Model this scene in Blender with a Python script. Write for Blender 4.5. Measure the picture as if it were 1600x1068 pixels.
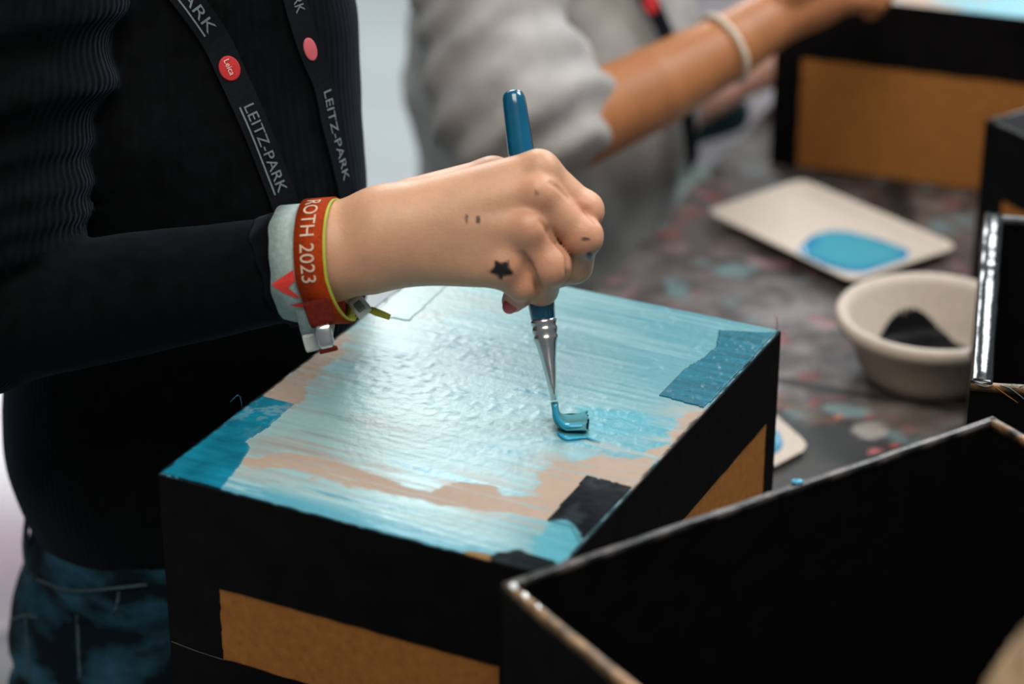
import bpy, bmesh, math
import numpy as np
from mathutils import Vector, Matrix

# ---------------------------------------------------------------- camera, world, lights, exposure
for o in list(bpy.data.objects):
    bpy.data.objects.remove(o)
SC = bpy.context.scene
COL = SC.collection
PITCH = math.radians(26)
FPX = 3800.0
CAMZ = 1.555
cam_d = bpy.data.cameras.new('camera')
cam = bpy.data.objects.new('camera', cam_d)
COL.objects.link(cam)
cam.location = (0, 0, CAMZ)
cam.rotation_euler = (math.pi / 2 - PITCH, 0, 0)
cam_d.sensor_width = 36.0
cam_d.lens = 36.0 * FPX / 1600.0
cam_d.clip_start = 0.05
cam_d.dof.use_dof = True
cam_d.dof.focus_distance = 1.40
cam_d.dof.aperture_fstop = 3.6
SC.camera = cam

wd = bpy.data.worlds.new('room_ambience')
SC.world = wd
wd.use_nodes = True
wd.node_tree.nodes['Background'].inputs[0].default_value = (0.80, 0.93, 1.0, 1)
wd.node_tree.nodes['Background'].inputs[1].default_value = 0.16


def area(name, loc, target, sx, sy, power, col=(1, 1, 1)):
    d = bpy.data.lights.new(name, 'AREA')
    d.shape = 'RECTANGLE'; d.size = sx; d.size_y = sy
    d.energy = power; d.color = col
    o = bpy.data.objects.new(name, d)
    COL.objects.link(o)
    o.location = loc
    o.rotation_euler = (Vector(target) - Vector(loc)).to_track_quat('-Z', 'Y').to_euler()
    return o


area('window_light', (-0.42, 5.2, 2.75), (0, 1.4, 0.9), 1.1, 1.1, 72, (0.93, 0.98, 1.0))
area('window_light', (1.35, 5.2, 2.75), (0.3, 1.4, 0.9), 0.8, 0.9, 38, (0.93, 0.98, 1.0))
area('ceiling_panel_light', (1.25, 2.1, 2.6), (0.0, 1.5, 0.9), 1.0, 1.0, 44, (0.95, 0.98, 1.0))
area('ceiling_panel_light', (0.05, 0.45, 2.9), (0.0, 1.4, 0.9), 1.3, 1.3, 47, (1.0, 0.93, 0.85))
area('ceiling_panel_light', (-1.6, 3.6, 3.0), (-0.5, 3.0, 0.0), 1.6, 1.6, 26, (0.95, 0.99, 1.0))

SC.view_settings.view_transform = 'Standard'
SC.view_settings.look = 'None'
SC.view_settings.gamma = 1.0
SC.view_settings.use_curve_mapping = False
SC.view_settings.exposure = 0.0

# ---------------------------------------------------------------- geometry helpers
CP, SP = math.cos(PITCH), math.sin(PITCH)
CAM = np.array([0, 0, CAMZ])
RIGHT = np.array([1.0, 0, 0]); UP = np.array([0, SP, CP]); FWD = np.array([0, CP, -SP])


def at(px, py, w):
    """world point seen at photo pixel (px, py), w metres in front of the lens"""
    return CAM + w * FWD + ((px - 800) / FPX * w) * RIGHT + ((534 - py) / FPX * w) * UP


def onz(px, py, z):
    d = FWD + (px - 800) / FPX * RIGHT + (534 - py) / FPX * UP
    return CAM + d * ((z - CAMZ) / d[2])


def hashn(ix, iy, iz, seed):
    n = (ix * 374761393 + iy * 668265263 + iz * 2147483647 + seed * 974634777) & 0xFFFFFFFF
    n = ((n ^ (n >> 13)) * 1274126177) & 0xFFFFFFFF
    n = (n ^ (n >> 16)) & 0xFFFF
    return n.astype(np.float64) / 65535.0


def vnoise(x, y, z=None, seed=0):
    x = np.asarray(x, float); y = np.asarray(y, float)
    z = np.zeros_like(x) if z is None else np.asarray(z, float)
    ix, iy, iz = [np.floor(a).astype(np.int64) for a in (x, y, z)]
    fx, fy, fz = x - ix, y - iy, z - iz
    fx, fy, fz = [t * t * (3 - 2 * t) for t in (fx, fy, fz)]
    r = 0
    for a in (0, 1):
        for b in (0, 1):
            for c in (0, 1):
                r = r + hashn(ix + a, iy + b, iz + c, seed) * (fx if a else 1 - fx) * (fy if b else 1 - fy) * (fz if c else 1 - fz)
    return r


def fbm(x, y, z=None, seed=0, oc=4):
    s = 0; a = 0.5; f = 1.0
    for i in range(oc):
        s = s + a * vnoise(np.asarray(x) * f, np.asarray(y) * f, None if z is None else np.asarray(z) * f, seed + i * 7)
        a *= 0.5; f *= 2.03
    return s / (1 - 0.5 ** oc)


def smooth(a, b, x):
    t = np.clip((x - a) / (b - a), 0, 1)
    return t * t * (3 - 2 * t)


def link(name, me, mat=None, parent=None):
    o = bpy.data.objects.new(name, me)
    COL.objects.link(o)
    if mat is not None and len(me.materials) == 0:
        me.materials.append(mat)
    if parent is not None:
        o.parent = parent
        o.matrix_parent_inverse = parent.matrix_basis.inverted()
    return o


def mesh(name, verts, faces, mat=None, parent=None, sm=True, cols=None, attrs=None):
    me = bpy.data.meshes.new(name)
    V = np.asarray(verts, np.float32)
    if isinstance(faces, np.ndarray) and len(faces):
        n, k = faces.shape
        me.vertices.add(len(V)); me.vertices.foreach_set('co', V.ravel())
        me.loops.add(n * k); me.loops.foreach_set('vertex_index', faces.astype(np.int32).ravel())
        me.polygons.add(n)
        me.polygons.foreach_set('loop_start', np.arange(0, n * k, k, dtype=np.int32))
        me.polygons.foreach_set('loop_total', np.full(n, k, np.int32))
        me.update(calc_edges=True)
    else:
        me.from_pydata([tuple(map(float, v)) for v in V], [], [tuple(map(int, f)) for f in faces])
    me.validate()
    if sm:
        me.polygons.foreach_set('use_smooth', np.ones(len(me.polygons), bool))
    if cols is not None:
        a = me.color_attributes.new('Col', 'FLOAT_COLOR', 'POINT')
        a.data.foreach_set('color', np.asarray(cols, np.float32).ravel())
    for k, v in (attrs or {}).items():
        a = me.attributes.new(k, 'FLOAT', 'POINT')
        a.data.foreach_set('value', np.asarray(v, np.float32))
    me.update()
    return link(name, me, mat, parent)


def thing(name, label, cat, loc=(0, 0, 0), group=None):
    o = bpy.data.objects.new(name, None)
    COL.objects.link(o)
    o.location = loc
    o.empty_display_size = 0.03
    bpy.context.view_layer.update()
    return tag(o, label, cat, group)


def tag(o, label, cat=None, group=None):
    o['label'] = label
    if cat: o['category'] = cat
    if group: o['group'] = group
    return o


def loft(sections, closed=True, cap=True):
    """sections: list of (n,3) rings -> verts, faces"""
    n = len(sections[0]); V = np.concatenate(sections); F = []
    for i in range(len(sections) - 1):
        for j in range(n if closed else n - 1):
            k = (j + 1) % n
            F.append((i * n + j, i * n + k, (i + 1) * n + k, (i + 1) * n + j))
    if cap and closed:
        F.append(tuple(range(n - 1, -1, -1)))
        F.append(tuple(range((len(sections) - 1) * n, len(sections) * n)))
    return V, F


def spline(pts, n):
    """Catmull-Rom through pts -> n samples"""
    P = np.asarray(pts, float)
    P = np.vstack([2 * P[0] - P[1], P, 2 * P[-1] - P[-2]])
    m = len(P) - 3; out = []
    for t in np.linspace(0, m, n):
        i = min(int(t), m - 1); u = t - i
        a, b, c, d = P[i:i + 4]
        out.append(0.5 * ((2 * b) + (-a + c) * u + (2 * a - 5 * b + 4 * c - d) * u * u + (-a + 3 * b - 3 * c + d) * u ** 3))
    return np.array(out)


def tube(pts, r, n=8, samples=None):
    P = spline(pts, samples) if samples else np.asarray(pts, float)
    T = np.gradient(P, axis=0); T /= np.linalg.norm(T, axis=1)[:, None] + 1e-12
    up = np.array([0, 0, 1.0]) if abs(T[0][2]) < 0.9 else np.array([1.0, 0, 0])
    secs = []
    R = np.full(len(P), r) if np.isscalar(r) else np.interp(np.linspace(0, 1, len(P)), np.linspace(0, 1, len(r)), r)
    for p, t, rr in zip(P, T, R):
        a = np.cross(up, t); a /= np.linalg.norm(a); b = np.cross(t, a); up = b if abs(b @ t) < .9 else up
        th = np.linspace(0, 2 * math.pi, n, endpoint=False)
        secs.append(p + rr * (np.cos(th)[:, None] * a + np.sin(th)[:, None] * b))
    return loft(secs)


def boxmesh(lo, hi, bev=0.0):
    bm = bmesh.new()
    bmesh.ops.create_cube(bm, size=1)
    lo = Vector(lo); hi = Vector(hi)
    for v in bm.verts:
        v.co = Vector([lo[i] + (v.co[i] + .5) * (hi[i] - lo[i]) for i in range(3)])
    if bev:
        bmesh.ops.bevel(bm, geom=bm.edges[:], offset=bev, segments=2, affect='EDGES', profile=.5)
    return bm


def bmobj(name, bm, mat, parent=None, M=None, sm=False):
    if M is not None: bm.transform(M)
    me = bpy.data.meshes.new(name); bm.to_mesh(me); bm.free()
    if sm: me.polygons.foreach_set('use_smooth', np.ones(len(me.polygons), bool))
    return link(name, me, mat, parent)


# ---------------------------------------------------------------- signed-distance modelling
def cap_(a, b, r1, r2=None):
    a = np.asarray(a, float); b = np.asarray(b, float); r2 = r1 if r2 is None else r2
    ba = b - a; l2 = max(ba @ ba, 1e-12)

    def f(P):
        pa = P - a
        t = np.clip(pa @ ba / l2, 0, 1)
        return np.linalg.norm(pa - t[:, None] * ba, axis=1) - (r1 + (r2 - r1) * t)
    return f


def ecap(a, b, r1, r2, n, s):
    """capsule stretched by s along unit direction n"""
    n = np.asarray(n, float); n = n / np.linalg.norm(n)
    a = np.asarray(a, float)
    g = cap_(a, b, r1, r2)

    def f(P):
        d = (P - a) @ n
        bn = (np.asarray(b) - a) @ n
        return g(P + np.outer(d * (1 / s - 1), n)) if abs(bn) < 1e-9 else g(P + np.outer((d - np.clip(d, min(0, bn), max(0, bn))) * (1 / s - 1), n))
    return f


def smin(a, b, k):
    if k <= 0: return np.minimum(a, b)
    h = np.maximum(k - np.abs(a - b), 0) / k
    return np.minimum(a, b) - h * h * k * .25


def U(fs, k):
    def f(P):
        d = fs[0](P)
        for g in fs[1:]:
            d = smin(d, g(P), k)
        return d
    return f


def sdf_mesh(f, lo, hi, h):
    lo = np.asarray(lo, float); hi = np.asarray(hi, float)
    ax = [np.arange(lo[i], hi[i] + h, h) for i in range(3)]
    nx, ny, nz = map(len, ax)
    F = np.empty((nx, ny, nz))
    Y, Z = np.meshgrid(ax[1], ax[2], indexing='ij')
    step = max(1, 60000 // (ny * nz))
    for i in range(0, nx, step):
        xs = ax[0][i:i + step]
        P = np.empty((len(xs), ny * nz, 3))
        P[:, :, 0] = xs[:, None]; P[:, :, 1] = Y.ravel(); P[:, :, 2] = Z.ravel()
        F[i:i + step] = f(P.reshape(-1, 3)).reshape(len(xs), ny, nz)
    S = F < 0
    cs = [(a, b, c) for a in (0, 1) for b in (0, 1) for c in (0, 1)]
    cnt = sum(S[a:nx - 1 + a, b:ny - 1 + b, c:nz - 1 + c].astype(np.int8) for a, b, c in cs)
    act = (cnt > 0) & (cnt < 8)
    I, J, K = np.nonzero(act)
    idx = np.full(act.shape, -1, np.int64); idx[act] = np.arange(len(I))
    vals = np.stack([F[I + a, J + b, K + c] for a, b, c in cs], 1)
    C = np.array(cs, float)
    acc = np.zeros((len(I), 3)); num = np.zeros(len(I))
    for p in range(8):
        for q in range(p + 1, 8):
            if np.abs(C[p] - C[q]).sum() == 1:
                m = (vals[:, p] < 0) != (vals[:, q] < 0)
                t = vals[m, p] / (vals[m, p] - vals[m, q])
                acc[m] += C[p] + t[:, None] * (C[q] - C[p]); num[m] += 1
    V = (np.stack([I, J, K], 1) + acc / num[:, None]) * h + lo
    Q = []
    for axis in range(3):
        sl0 = [slice(1, -1)] * 3; sl1 = [slice(1, -1)] * 3
        sl0[axis] = slice(0, -1); sl1[axis] = slice(1, None)
        A = S[tuple(sl0)]; B = S[tuple(sl1)]
        e = np.argwhere(A != B)
        if len(e) == 0: continue
        inside = A[tuple(e.T)]
        off = np.ones(3, int); off[axis] = 0
        e = e + off
        u, v = (axis + 1) % 3, (axis + 2) % 3
        quad = []
        for du, dv in ((-1, -1), (0, -1), (0, 0), (-1, 0)):
            c = e.copy(); c[:, u] += du; c[:, v] += dv
            quad.append(idx[tuple(c.T)])
        q = np.stack(quad, 1)
        q[~inside] = q[~inside][:, ::-1]
        Q.append(q)
    Q = np.concatenate(Q)
    Q = Q[(Q >= 0).all(1)]
    return V, Q


def march(f, px, py, w0, w1):
    """world point where the sight line through a photo pixel first meets the surface f"""
    ws = np.linspace(w0, w1, 260)
    P = np.array([at(px, py, w) for w in ws]); d = f(P)
    i = np.argmax(d < 0) if (d < 0).any() else int(np.argmin(d))
    return P[i]


def sgrad(f, p, e=1e-3):
    E = np.eye(3) * e
    g = f(p + E) - f(p - E)
    return g / (np.linalg.norm(g) + 1e-12)


# ---------------------------------------------------------------- materials
def mk(name, base, rough=.6, spec=.3, var=.12, scale=60, bump=0., bscale=300, sss=0., metal=0., attr=False,
       c2=None, wave=None, stretch=(1, 1, 1), coat=0., rvar=0., rattr=None, thr=(.3, .7), sheen=0.):
    m = bpy.data.materials.new(name); m.use_nodes = True
    nt = m.node_tree; b = nt.nodes['Principled BSDF']; L = nt.links.new
    tc = nt.nodes.new('ShaderNodeTexCoord')
    mp = nt.nodes.new('ShaderNodeMapping'); mp.inputs['Scale'].default_value = stretch
    L(tc.outputs['Object'], mp.inputs[0])
    ns = nt.nodes.new('ShaderNodeTexNoise'); ns.inputs['Scale'].default_value = scale; ns.inputs['Detail'].default_value = 6
    L(mp.outputs[0], ns.inputs['Vector'])
    base = tuple(base) + (1,)
    c2 = tuple(c2) + (1,) if c2 else tuple(min(1, c * (1 + 2 * var)) for c in base[:3]) + (1,)
    mix = nt.nodes.new('ShaderNodeMix'); mix.data_type = 'RGBA'
    if attr:
        va = nt.nodes.new('ShaderNodeVertexColor'); va.layer_name = 'Col'
        mix.blend_type = 'MULTIPLY'
        L(va.outputs[0], mix.inputs[6])
        if rattr: L(va.outputs[1], b.inputs['Specular IOR Level'])
        rp = nt.nodes.new('ShaderNodeMapRange'); rp.inputs[3].default_value = 1 - var; rp.inputs[4].default_value = 1 + var
        L(ns.outputs[0], rp.inputs[0])
        cb = nt.nodes.new('ShaderNodeCombineColor')
        for i in range(3): L(rp.outputs[0], cb.inputs[i])
        L(cb.outputs[0], mix.inputs[7]); mix.inputs[0].default_value = 1.0
    else:
        d = tuple(c * (1 - var) for c in base[:3]) + (1,)
        rp = nt.nodes.new('ShaderNodeMapRange'); rp.inputs[1].default_value, rp.inputs[2].default_value = thr
        L(ns.outputs[0], rp.inputs[0]); L(rp.outputs[0], mix.inputs[0])
        mix.inputs[6].default_value = d; mix.inputs[7].default_value = c2
    L(mix.outputs[2], b.inputs['Base Color'])
    b.inputs['Roughness'].default_value = rough
    b.inputs['Specular IOR Level'].default_value = spec
    b.inputs['Metallic'].default_value = metal
    if coat:
        b.inputs['Coat Weight'].default_value = coat; b.inputs['Coat Roughness'].default_value = .12
    if rattr:
        ra = nt.nodes.new('ShaderNodeAttribute'); ra.attribute_name = rattr; L(ra.outputs['Fac'], b.inputs['Roughness'])
    elif rvar:
        r2 = nt.nodes.new('ShaderNodeMapRange'); r2.inputs[3].default_value = rough - rvar; r2.inputs[4].default_value = rough + rvar
        L(ns.outputs[0], r2.inputs[0]); L(r2.outputs[0], b.inputs['Roughness'])
    if sss:
        b.inputs['Subsurface Weight'].default_value = sss
        b.inputs['Subsurface Radius'].default_value = (1.0, .35, .2)
        b.inputs['Subsurface Scale'].default_value = .006
    if sheen:
        b.inputs['Sheen Weight'].default_value = sheen; b.inputs['Sheen Roughness'].default_value = .45; b.inputs['Sheen Tint'].default_value = (.55, .82, 1, 1)
    h = None
    if bump:
        n2 = nt.nodes.new('ShaderNodeTexNoise'); n2.inputs['Scale'].default_value = bscale; n2.inputs['Detail'].default_value = 4
        L(mp.outputs[0], n2.inputs['Vector'])
        bp = nt.nodes.new('ShaderNodeBump'); bp.inputs['Strength'].default_value = bump; bp.inputs['Distance'].default_value = .001
        L(n2.outputs[0], bp.inputs['Height']); L(bp.outputs[0], b.inputs['Normal']); h = bp
    if wave:      # rib knit: a per-vertex arc length drives a sine relief
        an, freq, strg = wave
        a = nt.nodes.new('ShaderNodeAttribute'); a.attribute_name = an
        mu = nt.nodes.new('ShaderNodeMath'); mu.operation = 'MULTIPLY'; mu.inputs[1].default_value = freq
        si = nt.nodes.new('ShaderNodeMath'); si.operation = 'SINE'
        L(a.outputs['Fac'], mu.inputs[0]); L(mu.outputs[0], si.inputs[0])
        bp = nt.nodes.new('ShaderNodeBump'); bp.inputs['Strength'].default_value = strg; bp.inputs['Distance'].default_value = .0012
        am = nt.nodes.new('ShaderNodeAttribute'); am.attribute_name = an + '_amp'
        m3 = nt.nodes.new('ShaderNodeMath'); m3.operation = 'MULTIPLY'; L(si.outputs[0], m3.inputs[0]); L(am.outputs['Fac'], m3.inputs[1])
        L(m3.outputs[0], bp.inputs['Height'])
        if h: L(h.outputs[0], bp.inputs['Normal'])
        L(bp.outputs[0], b.inputs['Normal'])
    return m


M = {}
M['floor'] = mk('pale_floor', (.40, .43, .435), .7, .15, .05, 3)
M['wall'] = mk('wall_paint', (.74, .76, .76), .8, .2, .04, 4, .1, 200)
M['card'] = mk('brown_cardboard', (.31, .125, .030), .85, .12, .10, 180, .12, 700)
M['cardcore'] = mk('cardboard_edge', (.36, .22, .11), .85, .15, .35, 90, .3, 500)
M['black'] = mk('black_painted_card', (.0026, .0023, .0025), .7, .08, .3, 60, .15, 300)
M['blackgloss'] = mk('glossy_black_tape', (.006, .007, .008), .16, .5, .3, 80, .35, 60)
M['blackrim'] = mk('scuffed_black_rim', (.010, .011, .012), .38, .4, .3, 55, .8, 180, c2=(.10, .105, .11))
M['paint'] = mk('brushed_blue_paint', (1, 1, 1), .4, .5, .08, 260, .32, 240, attr=True, rattr='rgh', stretch=(1, 1, 1))
M['table'] = mk('paint_stained_table_cover', (1, 1, 1), .55, .35, .25, 160, .3, 200, attr=True)
M['tableside'] = mk('table_laminate', (.12, .10, .09), .6, .3)
M['steel'] = mk('grey_table_leg', (.35, .36, .37), .35, .5, metal=.8)
M['pulp'] = mk('moulded_pulp', (.47, .41, .35), .75, .2, .05, 220, .12, 500)
M['inkblack'] = mk('black_paint_pool', (.004, .004, .005), .4, .08, .2, 60, .25, 90)
M['skin'] = mk('skin', (1, 1, 1), .45, .32, .08, 240, .22, 700, sss=.15, attr=True)
M['knit'] = mk('black_rib_knit', (.0024, .0027, .0032), .9, .03, .25, 90, .2, 900, wave=('rib', 2 * math.pi / .0046, .4), sheen=.045)
M['denim'] = mk('dark_blue_denim', (.0045, .014, .023), .9, .08, .45, 20, .3, 900, c2=(.026, .092, .135), thr=(.44, .68), stretch=(1, 1, 1.8))
M['denimseam'] = mk('denim_seam', (.035, .060, .072), .85, .15, .2, 300, .3, 900)
M['shoe'] = mk('dark_shoe', (.02, .02, .022), .6, .3)
M['strap'] = mk('black_lanyard_webbing', (.0024, .0034, .0050), .7, .10, .15, 400, .2, 1500)
M['ink'] = mk('grey_woven_lettering', (.125, .160, .170), .7, .2, .1, 300)
M['reddot'] = mk('red_woven_disc', (.42, .022, .024), .6, .25, .1, 500)
M['whiteink'] = mk('white_print', (.7, .55, .5), .6, .3, .05)
M['redband'] = mk('orange_red_webbing', (.25, .026, .003), .75, .08, .15, 500, .3, 1800)
M['darkred'] = mk('dark_red_webbing', (.075, .008, .004), .75, .08, .15, 500, .3, 1800)
M['lime'] = mk('lime_edge_thread', (.30, .31, .035), .7, .2)
M['cream'] = mk('cream_woven_lettering', (.52, .38, .28), .7, .2, .1, 500)
M['mint'] = mk('pale_mint_fabric', (.25, .32, .31), .75, .2, .1, 300, .3, 900)
M['redprint'] = mk('red_print', (.60, .04, .03), .65, .25)
M['metal'] = mk('silver_metal', (.70, .69, .67), .24, .5, .1, 90, .1, 200, metal=1.0)
M['clear'] = mk('white_plastic', (.48, .52, .50), .3, .5, .08, 80)
M['handle'] = mk('blue_lacquer', (.001, .065, .13), .2, .5, .2, 30, .08, 60, coat=.5)
M['bristle'] = mk('paint_soaked_bristles', (.008, .16, .18), .45, .4, .5, 60, .8, 900, c2=(.02, .26, .31), stretch=(1, 6, 1))
M['wetblue'] = mk('wet_blue_paint', (.02, .27, .42), .16, .55, .15, 90, .15, 150)
M['nail'] = mk('red_nail_varnish', (.42, .045, .05), .25, .5, .1)
M['grey_shirt'] = mk('warm_grey_sweatshirt', (.34, .33, .315), .9, .15, .10, 30, .3, 500)
M['pale_shirt'] = mk('pale_lavender_cloth', (.50, .48, .52), .9, .15, .08, 14, .2, 400)
M['bluejeans'] = mk('grey_blue_denim', (.055, .075, .095), .9, .15, .4, 18, .2, 700, c2=(.14, .18, .21))
M['hair'] = mk('dark_blond_hair', (.26, .17, .09), .5, .4, .4, 40, .8, 200, stretch=(1, .15, 1))
M['plainskin'] = mk('pale_skin', (.56, .33, .27), .5, .3, .08, 60, .1, 600, sss=.2)
M['string'] = mk('cream_string', (.62, .55, .45), .8, .2, .1, 300, .3, 900)
M['shirt_dark'] = mk('dark_teal_cloth', (.02, .06, .07), .85, .2)

# ---------------------------------------------------------------- room shell
TZ = 0.75
fl = bmobj('floor', boxmesh((-5, -2, -.05), (5, 7.05, 0)), M['floor']); fl['kind'] = 'structure'
wl = bmobj('wall_back', boxmesh((-5, 7.0, 0), (5, 7.1, 3.4)), M['wall']); wl['kind'] = 'structure'
bs = bmobj('baseboard_back', boxmesh((-5, 6.98, 0), (5, 7.0, .09), .004), M['wall']); bs['kind'] = 'structure'

# ---------------------------------------------------------------- table with paint-stained cover
TD = np.array([.392, .920]); TD /= np.linalg.norm(TD); TN = np.array([TD[1], -TD[0]])
T0 = np.array([.068, 1.747]) - TD * .95
TL, TWD = 2.4, .95
Mt = Matrix(((TN[0], TD[0], 0, T0[0]), (TN[1], TD[1], 0, T0[1]), (0, 0, 1, 0), (0, 0, 0, 1)))
table = thing('work_table', 'long work table under a brown grey cover smeared with dried paint', 'table', (T0[0], T0[1], 0))
bmobj('table_top', boxmesh((.004, .004, TZ - .03), (TWD - .004, TL - .004, TZ - .0015), .003), M['tableside'], table, Mt)
for u, v in ((.06, .06), (TWD - .06, .06), (.06, TL - .06), (TWD - .06, TL - .06)):
    bmobj('leg', boxmesh((u - .02, v - .02, 0), (u + .02, v + .02, TZ - .03), .003), M['steel'], table, Mt)


def t2(px, py):
    p = onz(px, py, TZ)[:2] - T0
    return np.array([p @ TN, p @ TD])


def table_cover():
    g = .004
    us = np.arange(0, TWD + 1e-6, g); vs = np.arange(0, TL + 1e-6, g)
    Uu, Vv = np.meshgrid(us, vs, indexing='ij'); u = Uu.ravel(); v = Vv.ravel()
    big = fbm(u * 9, v * 9, seed=3); fine = fbm(u * 55, v * 55, seed=11); sm_ = fbm(u * 22, v * 30, seed=23)
    c = np.outer(1 - smooth(.35, .65, big), [.028, .019, .016]) + np.outer(smooth(.35, .65, big), [.075, .057, .050])
    def over(mask, col):
        nonlocal c
        c = c * (1 - mask[:, None]) + np.outer(mask, col)
    p = t2(1270, 520); q = t2(1290, 640)
    near = np.exp(-(((u - p[0]) / .10) ** 2 + ((v - p[1]) / .16) ** 2)) + .8 * np.exp(-(((u - q[0]) / .10) ** 2 + ((v - q[1]) / .08) ** 2))
    over(np.clip(near, 0, 1) * smooth(.38, .62, sm_ * .6 + fine * .4) * .75, [.21, .19, .195])
    over(smooth(.52, .66, fbm(u * 60, v * 60, seed=31)) * .5, [.15, .13, .125])
    over(smooth(.52, .66, fbm(u * 70, v * 70, seed=33)) * .6, [.022, .016, .014])
    over(smooth(.66, .74, fbm(u * 40, v * 40, seed=41)) * .45, [.26, .12, .14])
    over(smooth(.68, .74, fbm(u * 34, v * 34, seed=51)) * .55, [.12, .22, .23])
    over(smooth(.74, .77, vnoise(u * 70, v * 70, seed=61)) * smooth(.6, .7, vnoise(u * 12, v * 12, seed=62)) * .4, [.3, .05, .04])
    def line(a, b, wd, col, s=.9):
        a = t2(*a); b = t2(*b); d = b - a; l = np.linalg.norm(d); d /= l
        x = (u - a[0]) * d[0] + (v - a[1]) * d[1]; y = -(u - a[0]) * d[1] + (v - a[1]) * d[0]
        y = y + .006 * (fbm(x * 30, x * 0, seed=5) - .5)
        over(smooth(wd, wd * .5, np.abs(y)) * smooth(-.01, .02, x) * smooth(l + .02, l - .01, x) * s, col)
    line((1190, 588), (1520, 648), .0075, [.008, .007, .007], .97)
    line((1200, 615), (1295, 655), .008, [.07, .055, .035], .8)
    line((1400, 275), (1414, 365), .014, [.006, .006, .006], .95)
    def blob(c0, rx, ry, col, s=.9, seed=0):
        a = t2(*c0)
        d = np.hypot((u - a[0]) / rx, (v - a[1]) / ry) + .8 * (fbm(u * 40, v * 40, seed=70 + seed) - .5)
        over(smooth(1.05, .75, d) * s, col)
    blob((1300, 705), .055, .055, [.012, .014, .015], .93, 1)
    blob((1235, 760), .04, .05, [.03, .028, .026], .8, 2)
    blob((1320, 640), .018, .010, [.20, .30, .31], .8, 3)
    blob((1363, 672), .014, .016, [.34, .31, .28], .7, 4)
    blob((1358, 650), .0034, .0034, [.5, .06, .04], .9, 5)
    blob((1312, 651), .0028, .0028, [.5, .14, .07], .8, 6)
    blob((1397, 695), .0034, .0034, [.5, .06, .04], .9, 7)
    blob((1367, 704), .0034, .0034, [.45, .12, .12], .9, 8)
    blob((1460, 660), .05, .03, [.17, .14, .12], .5, 9)
    z = TZ + .0012 * (fbm(u * 14, v * 14, seed=81) - .5) + .0006 * (fine - .5)
    X = T0[0] + u * TN[0] + v * TD[0]; Y = T0[1] + u * TN[1] + v * TD[1]
    n, m = len(us), len(vs)
    I = np.arange(n * m).reshape(n, m)
    F = np.stack([I[:-1, :-1].ravel(), I[1:, :-1].ravel(), I[1:, 1:].ravel(), I[:-1, 1:].ravel()], 1)
    mesh('table_cover', np.stack([X, Y, z], 1), F, M['table'], table, cols=np.c_[c, np.ones(len(c))])


table_cover()


# ---------------------------------------------------------------- cartons
def frame2(o, ex):
    """matrix of a carton: origin corner o on the table, x axis direction ex (xy)"""
    ex = np.asarray(ex, float); ex /= np.linalg.norm(ex); ey = np.array([-ex[1], ex[0]])
    return Matrix(((ex[0], ey[0], 0, o[0]), (ex[1], ey[1], 0, o[1]), (0, 0, 1, o[2]), (0, 0, 0, 1))), ex, ey


def border_sheet(w, h, hole, t=.0005, seed=0, jit=.0004):
    """flat sheet w x h in local (u, v) with a rectangular, slightly ragged opening -> (uvw verts, faces)"""
    x0, x1, y0, y1 = hole
    N = 26
    out, inn = [], []
    for (a, b, c, d) in (((0, 0), (w, 0), (x0, y0), (x1, y0)), ((w, 0), (w, h), (x1, y0), (x1, y1)),
                         ((w, h), (0, h), (x1, y1), (x0, y1)), ((0, h), (0, 0), (x0, y1), (x0, y0))):
        for i in range(N):
            s = i / N
            out.append((a[0] + (b[0] - a[0]) * s, a[1] + (b[1] - a[1]) * s))
            inn.append((c[0] + (d[0] - c[0]) * s, c[1] + (d[1] - c[1]) * s))
    out = np.array(out); inn = np.array(inn); k = len(out)
    inn = inn + jit * 2 * (np.stack([vnoise(np.arange(k) * .83, np.arange(k) * 0, seed=seed + 1), vnoise(np.arange(k) * .83, np.arange(k) * 0, seed=seed + 2)], 1) - .5)
    V = []
    for z in (0, t):
        V += [(p[0], p[1], z) for p in out] + [(p[0], p[1], z) for p in inn]
    F = []
    for i in range(k):
        j = (i + 1) % k
        F += [(2 * k + i, 2 * k + j, 3 * k + j, 3 * k + i), (j, i, k + i, k + j), (i, j, 2 * k + j, 2 * k + i), (k + j, k + i, 3 * k + i, 3 * k + j)]
    return np.array(V), F


def put(V, o, eu, ev, en):
    V = np.asarray(V); o, eu, ev, en = [np.asarray(a, float) for a in (o, eu, ev, en)]
    return o + V[:, :1] * eu + V[:, 1:2] * ev + V[:, 2:3] * en


# --- the carton being painted
Lc, Nc, Rc, Bc = [onz(*p, .91) for p in ((248, 740), (860, 900), (1215, 518), (683, 405))]
BW, BD, BH = .238, .320, .160
EX = (Nc - Lc)[:2] / np.linalg.norm((Nc - Lc)[:2]); EY = np.array([-EX[1], EX[0]])
E3, F3, Z3 = np.array([*EX, 0]), np.array([*EY, 0]), np.array([0, 0, 1.0])
O0 = np.array([Lc[0], Lc[1], TZ + .0008])
TOPZ = O0[2] + BH - .0008
carton = thing('cardboard_box', 'closed cardboard box with black edges, its top being brushed light blue', 'box', tuple(O0), 'cardboard boxes on the table')
Mb = Matrix(((E3[0], F3[0], 0, O0[0]), (E3[1], F3[1], 0, O0[1]), (0, 0, 1, O0[2]), (0, 0, 0, 1)))
bmobj('carton_body', boxmesh((0, 0, 0), (BW, BD, TOPZ - O0[2] - .0012), .0012), M['card'], carton, Mb)
zt = TOPZ - O0[2] - .0006
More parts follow.
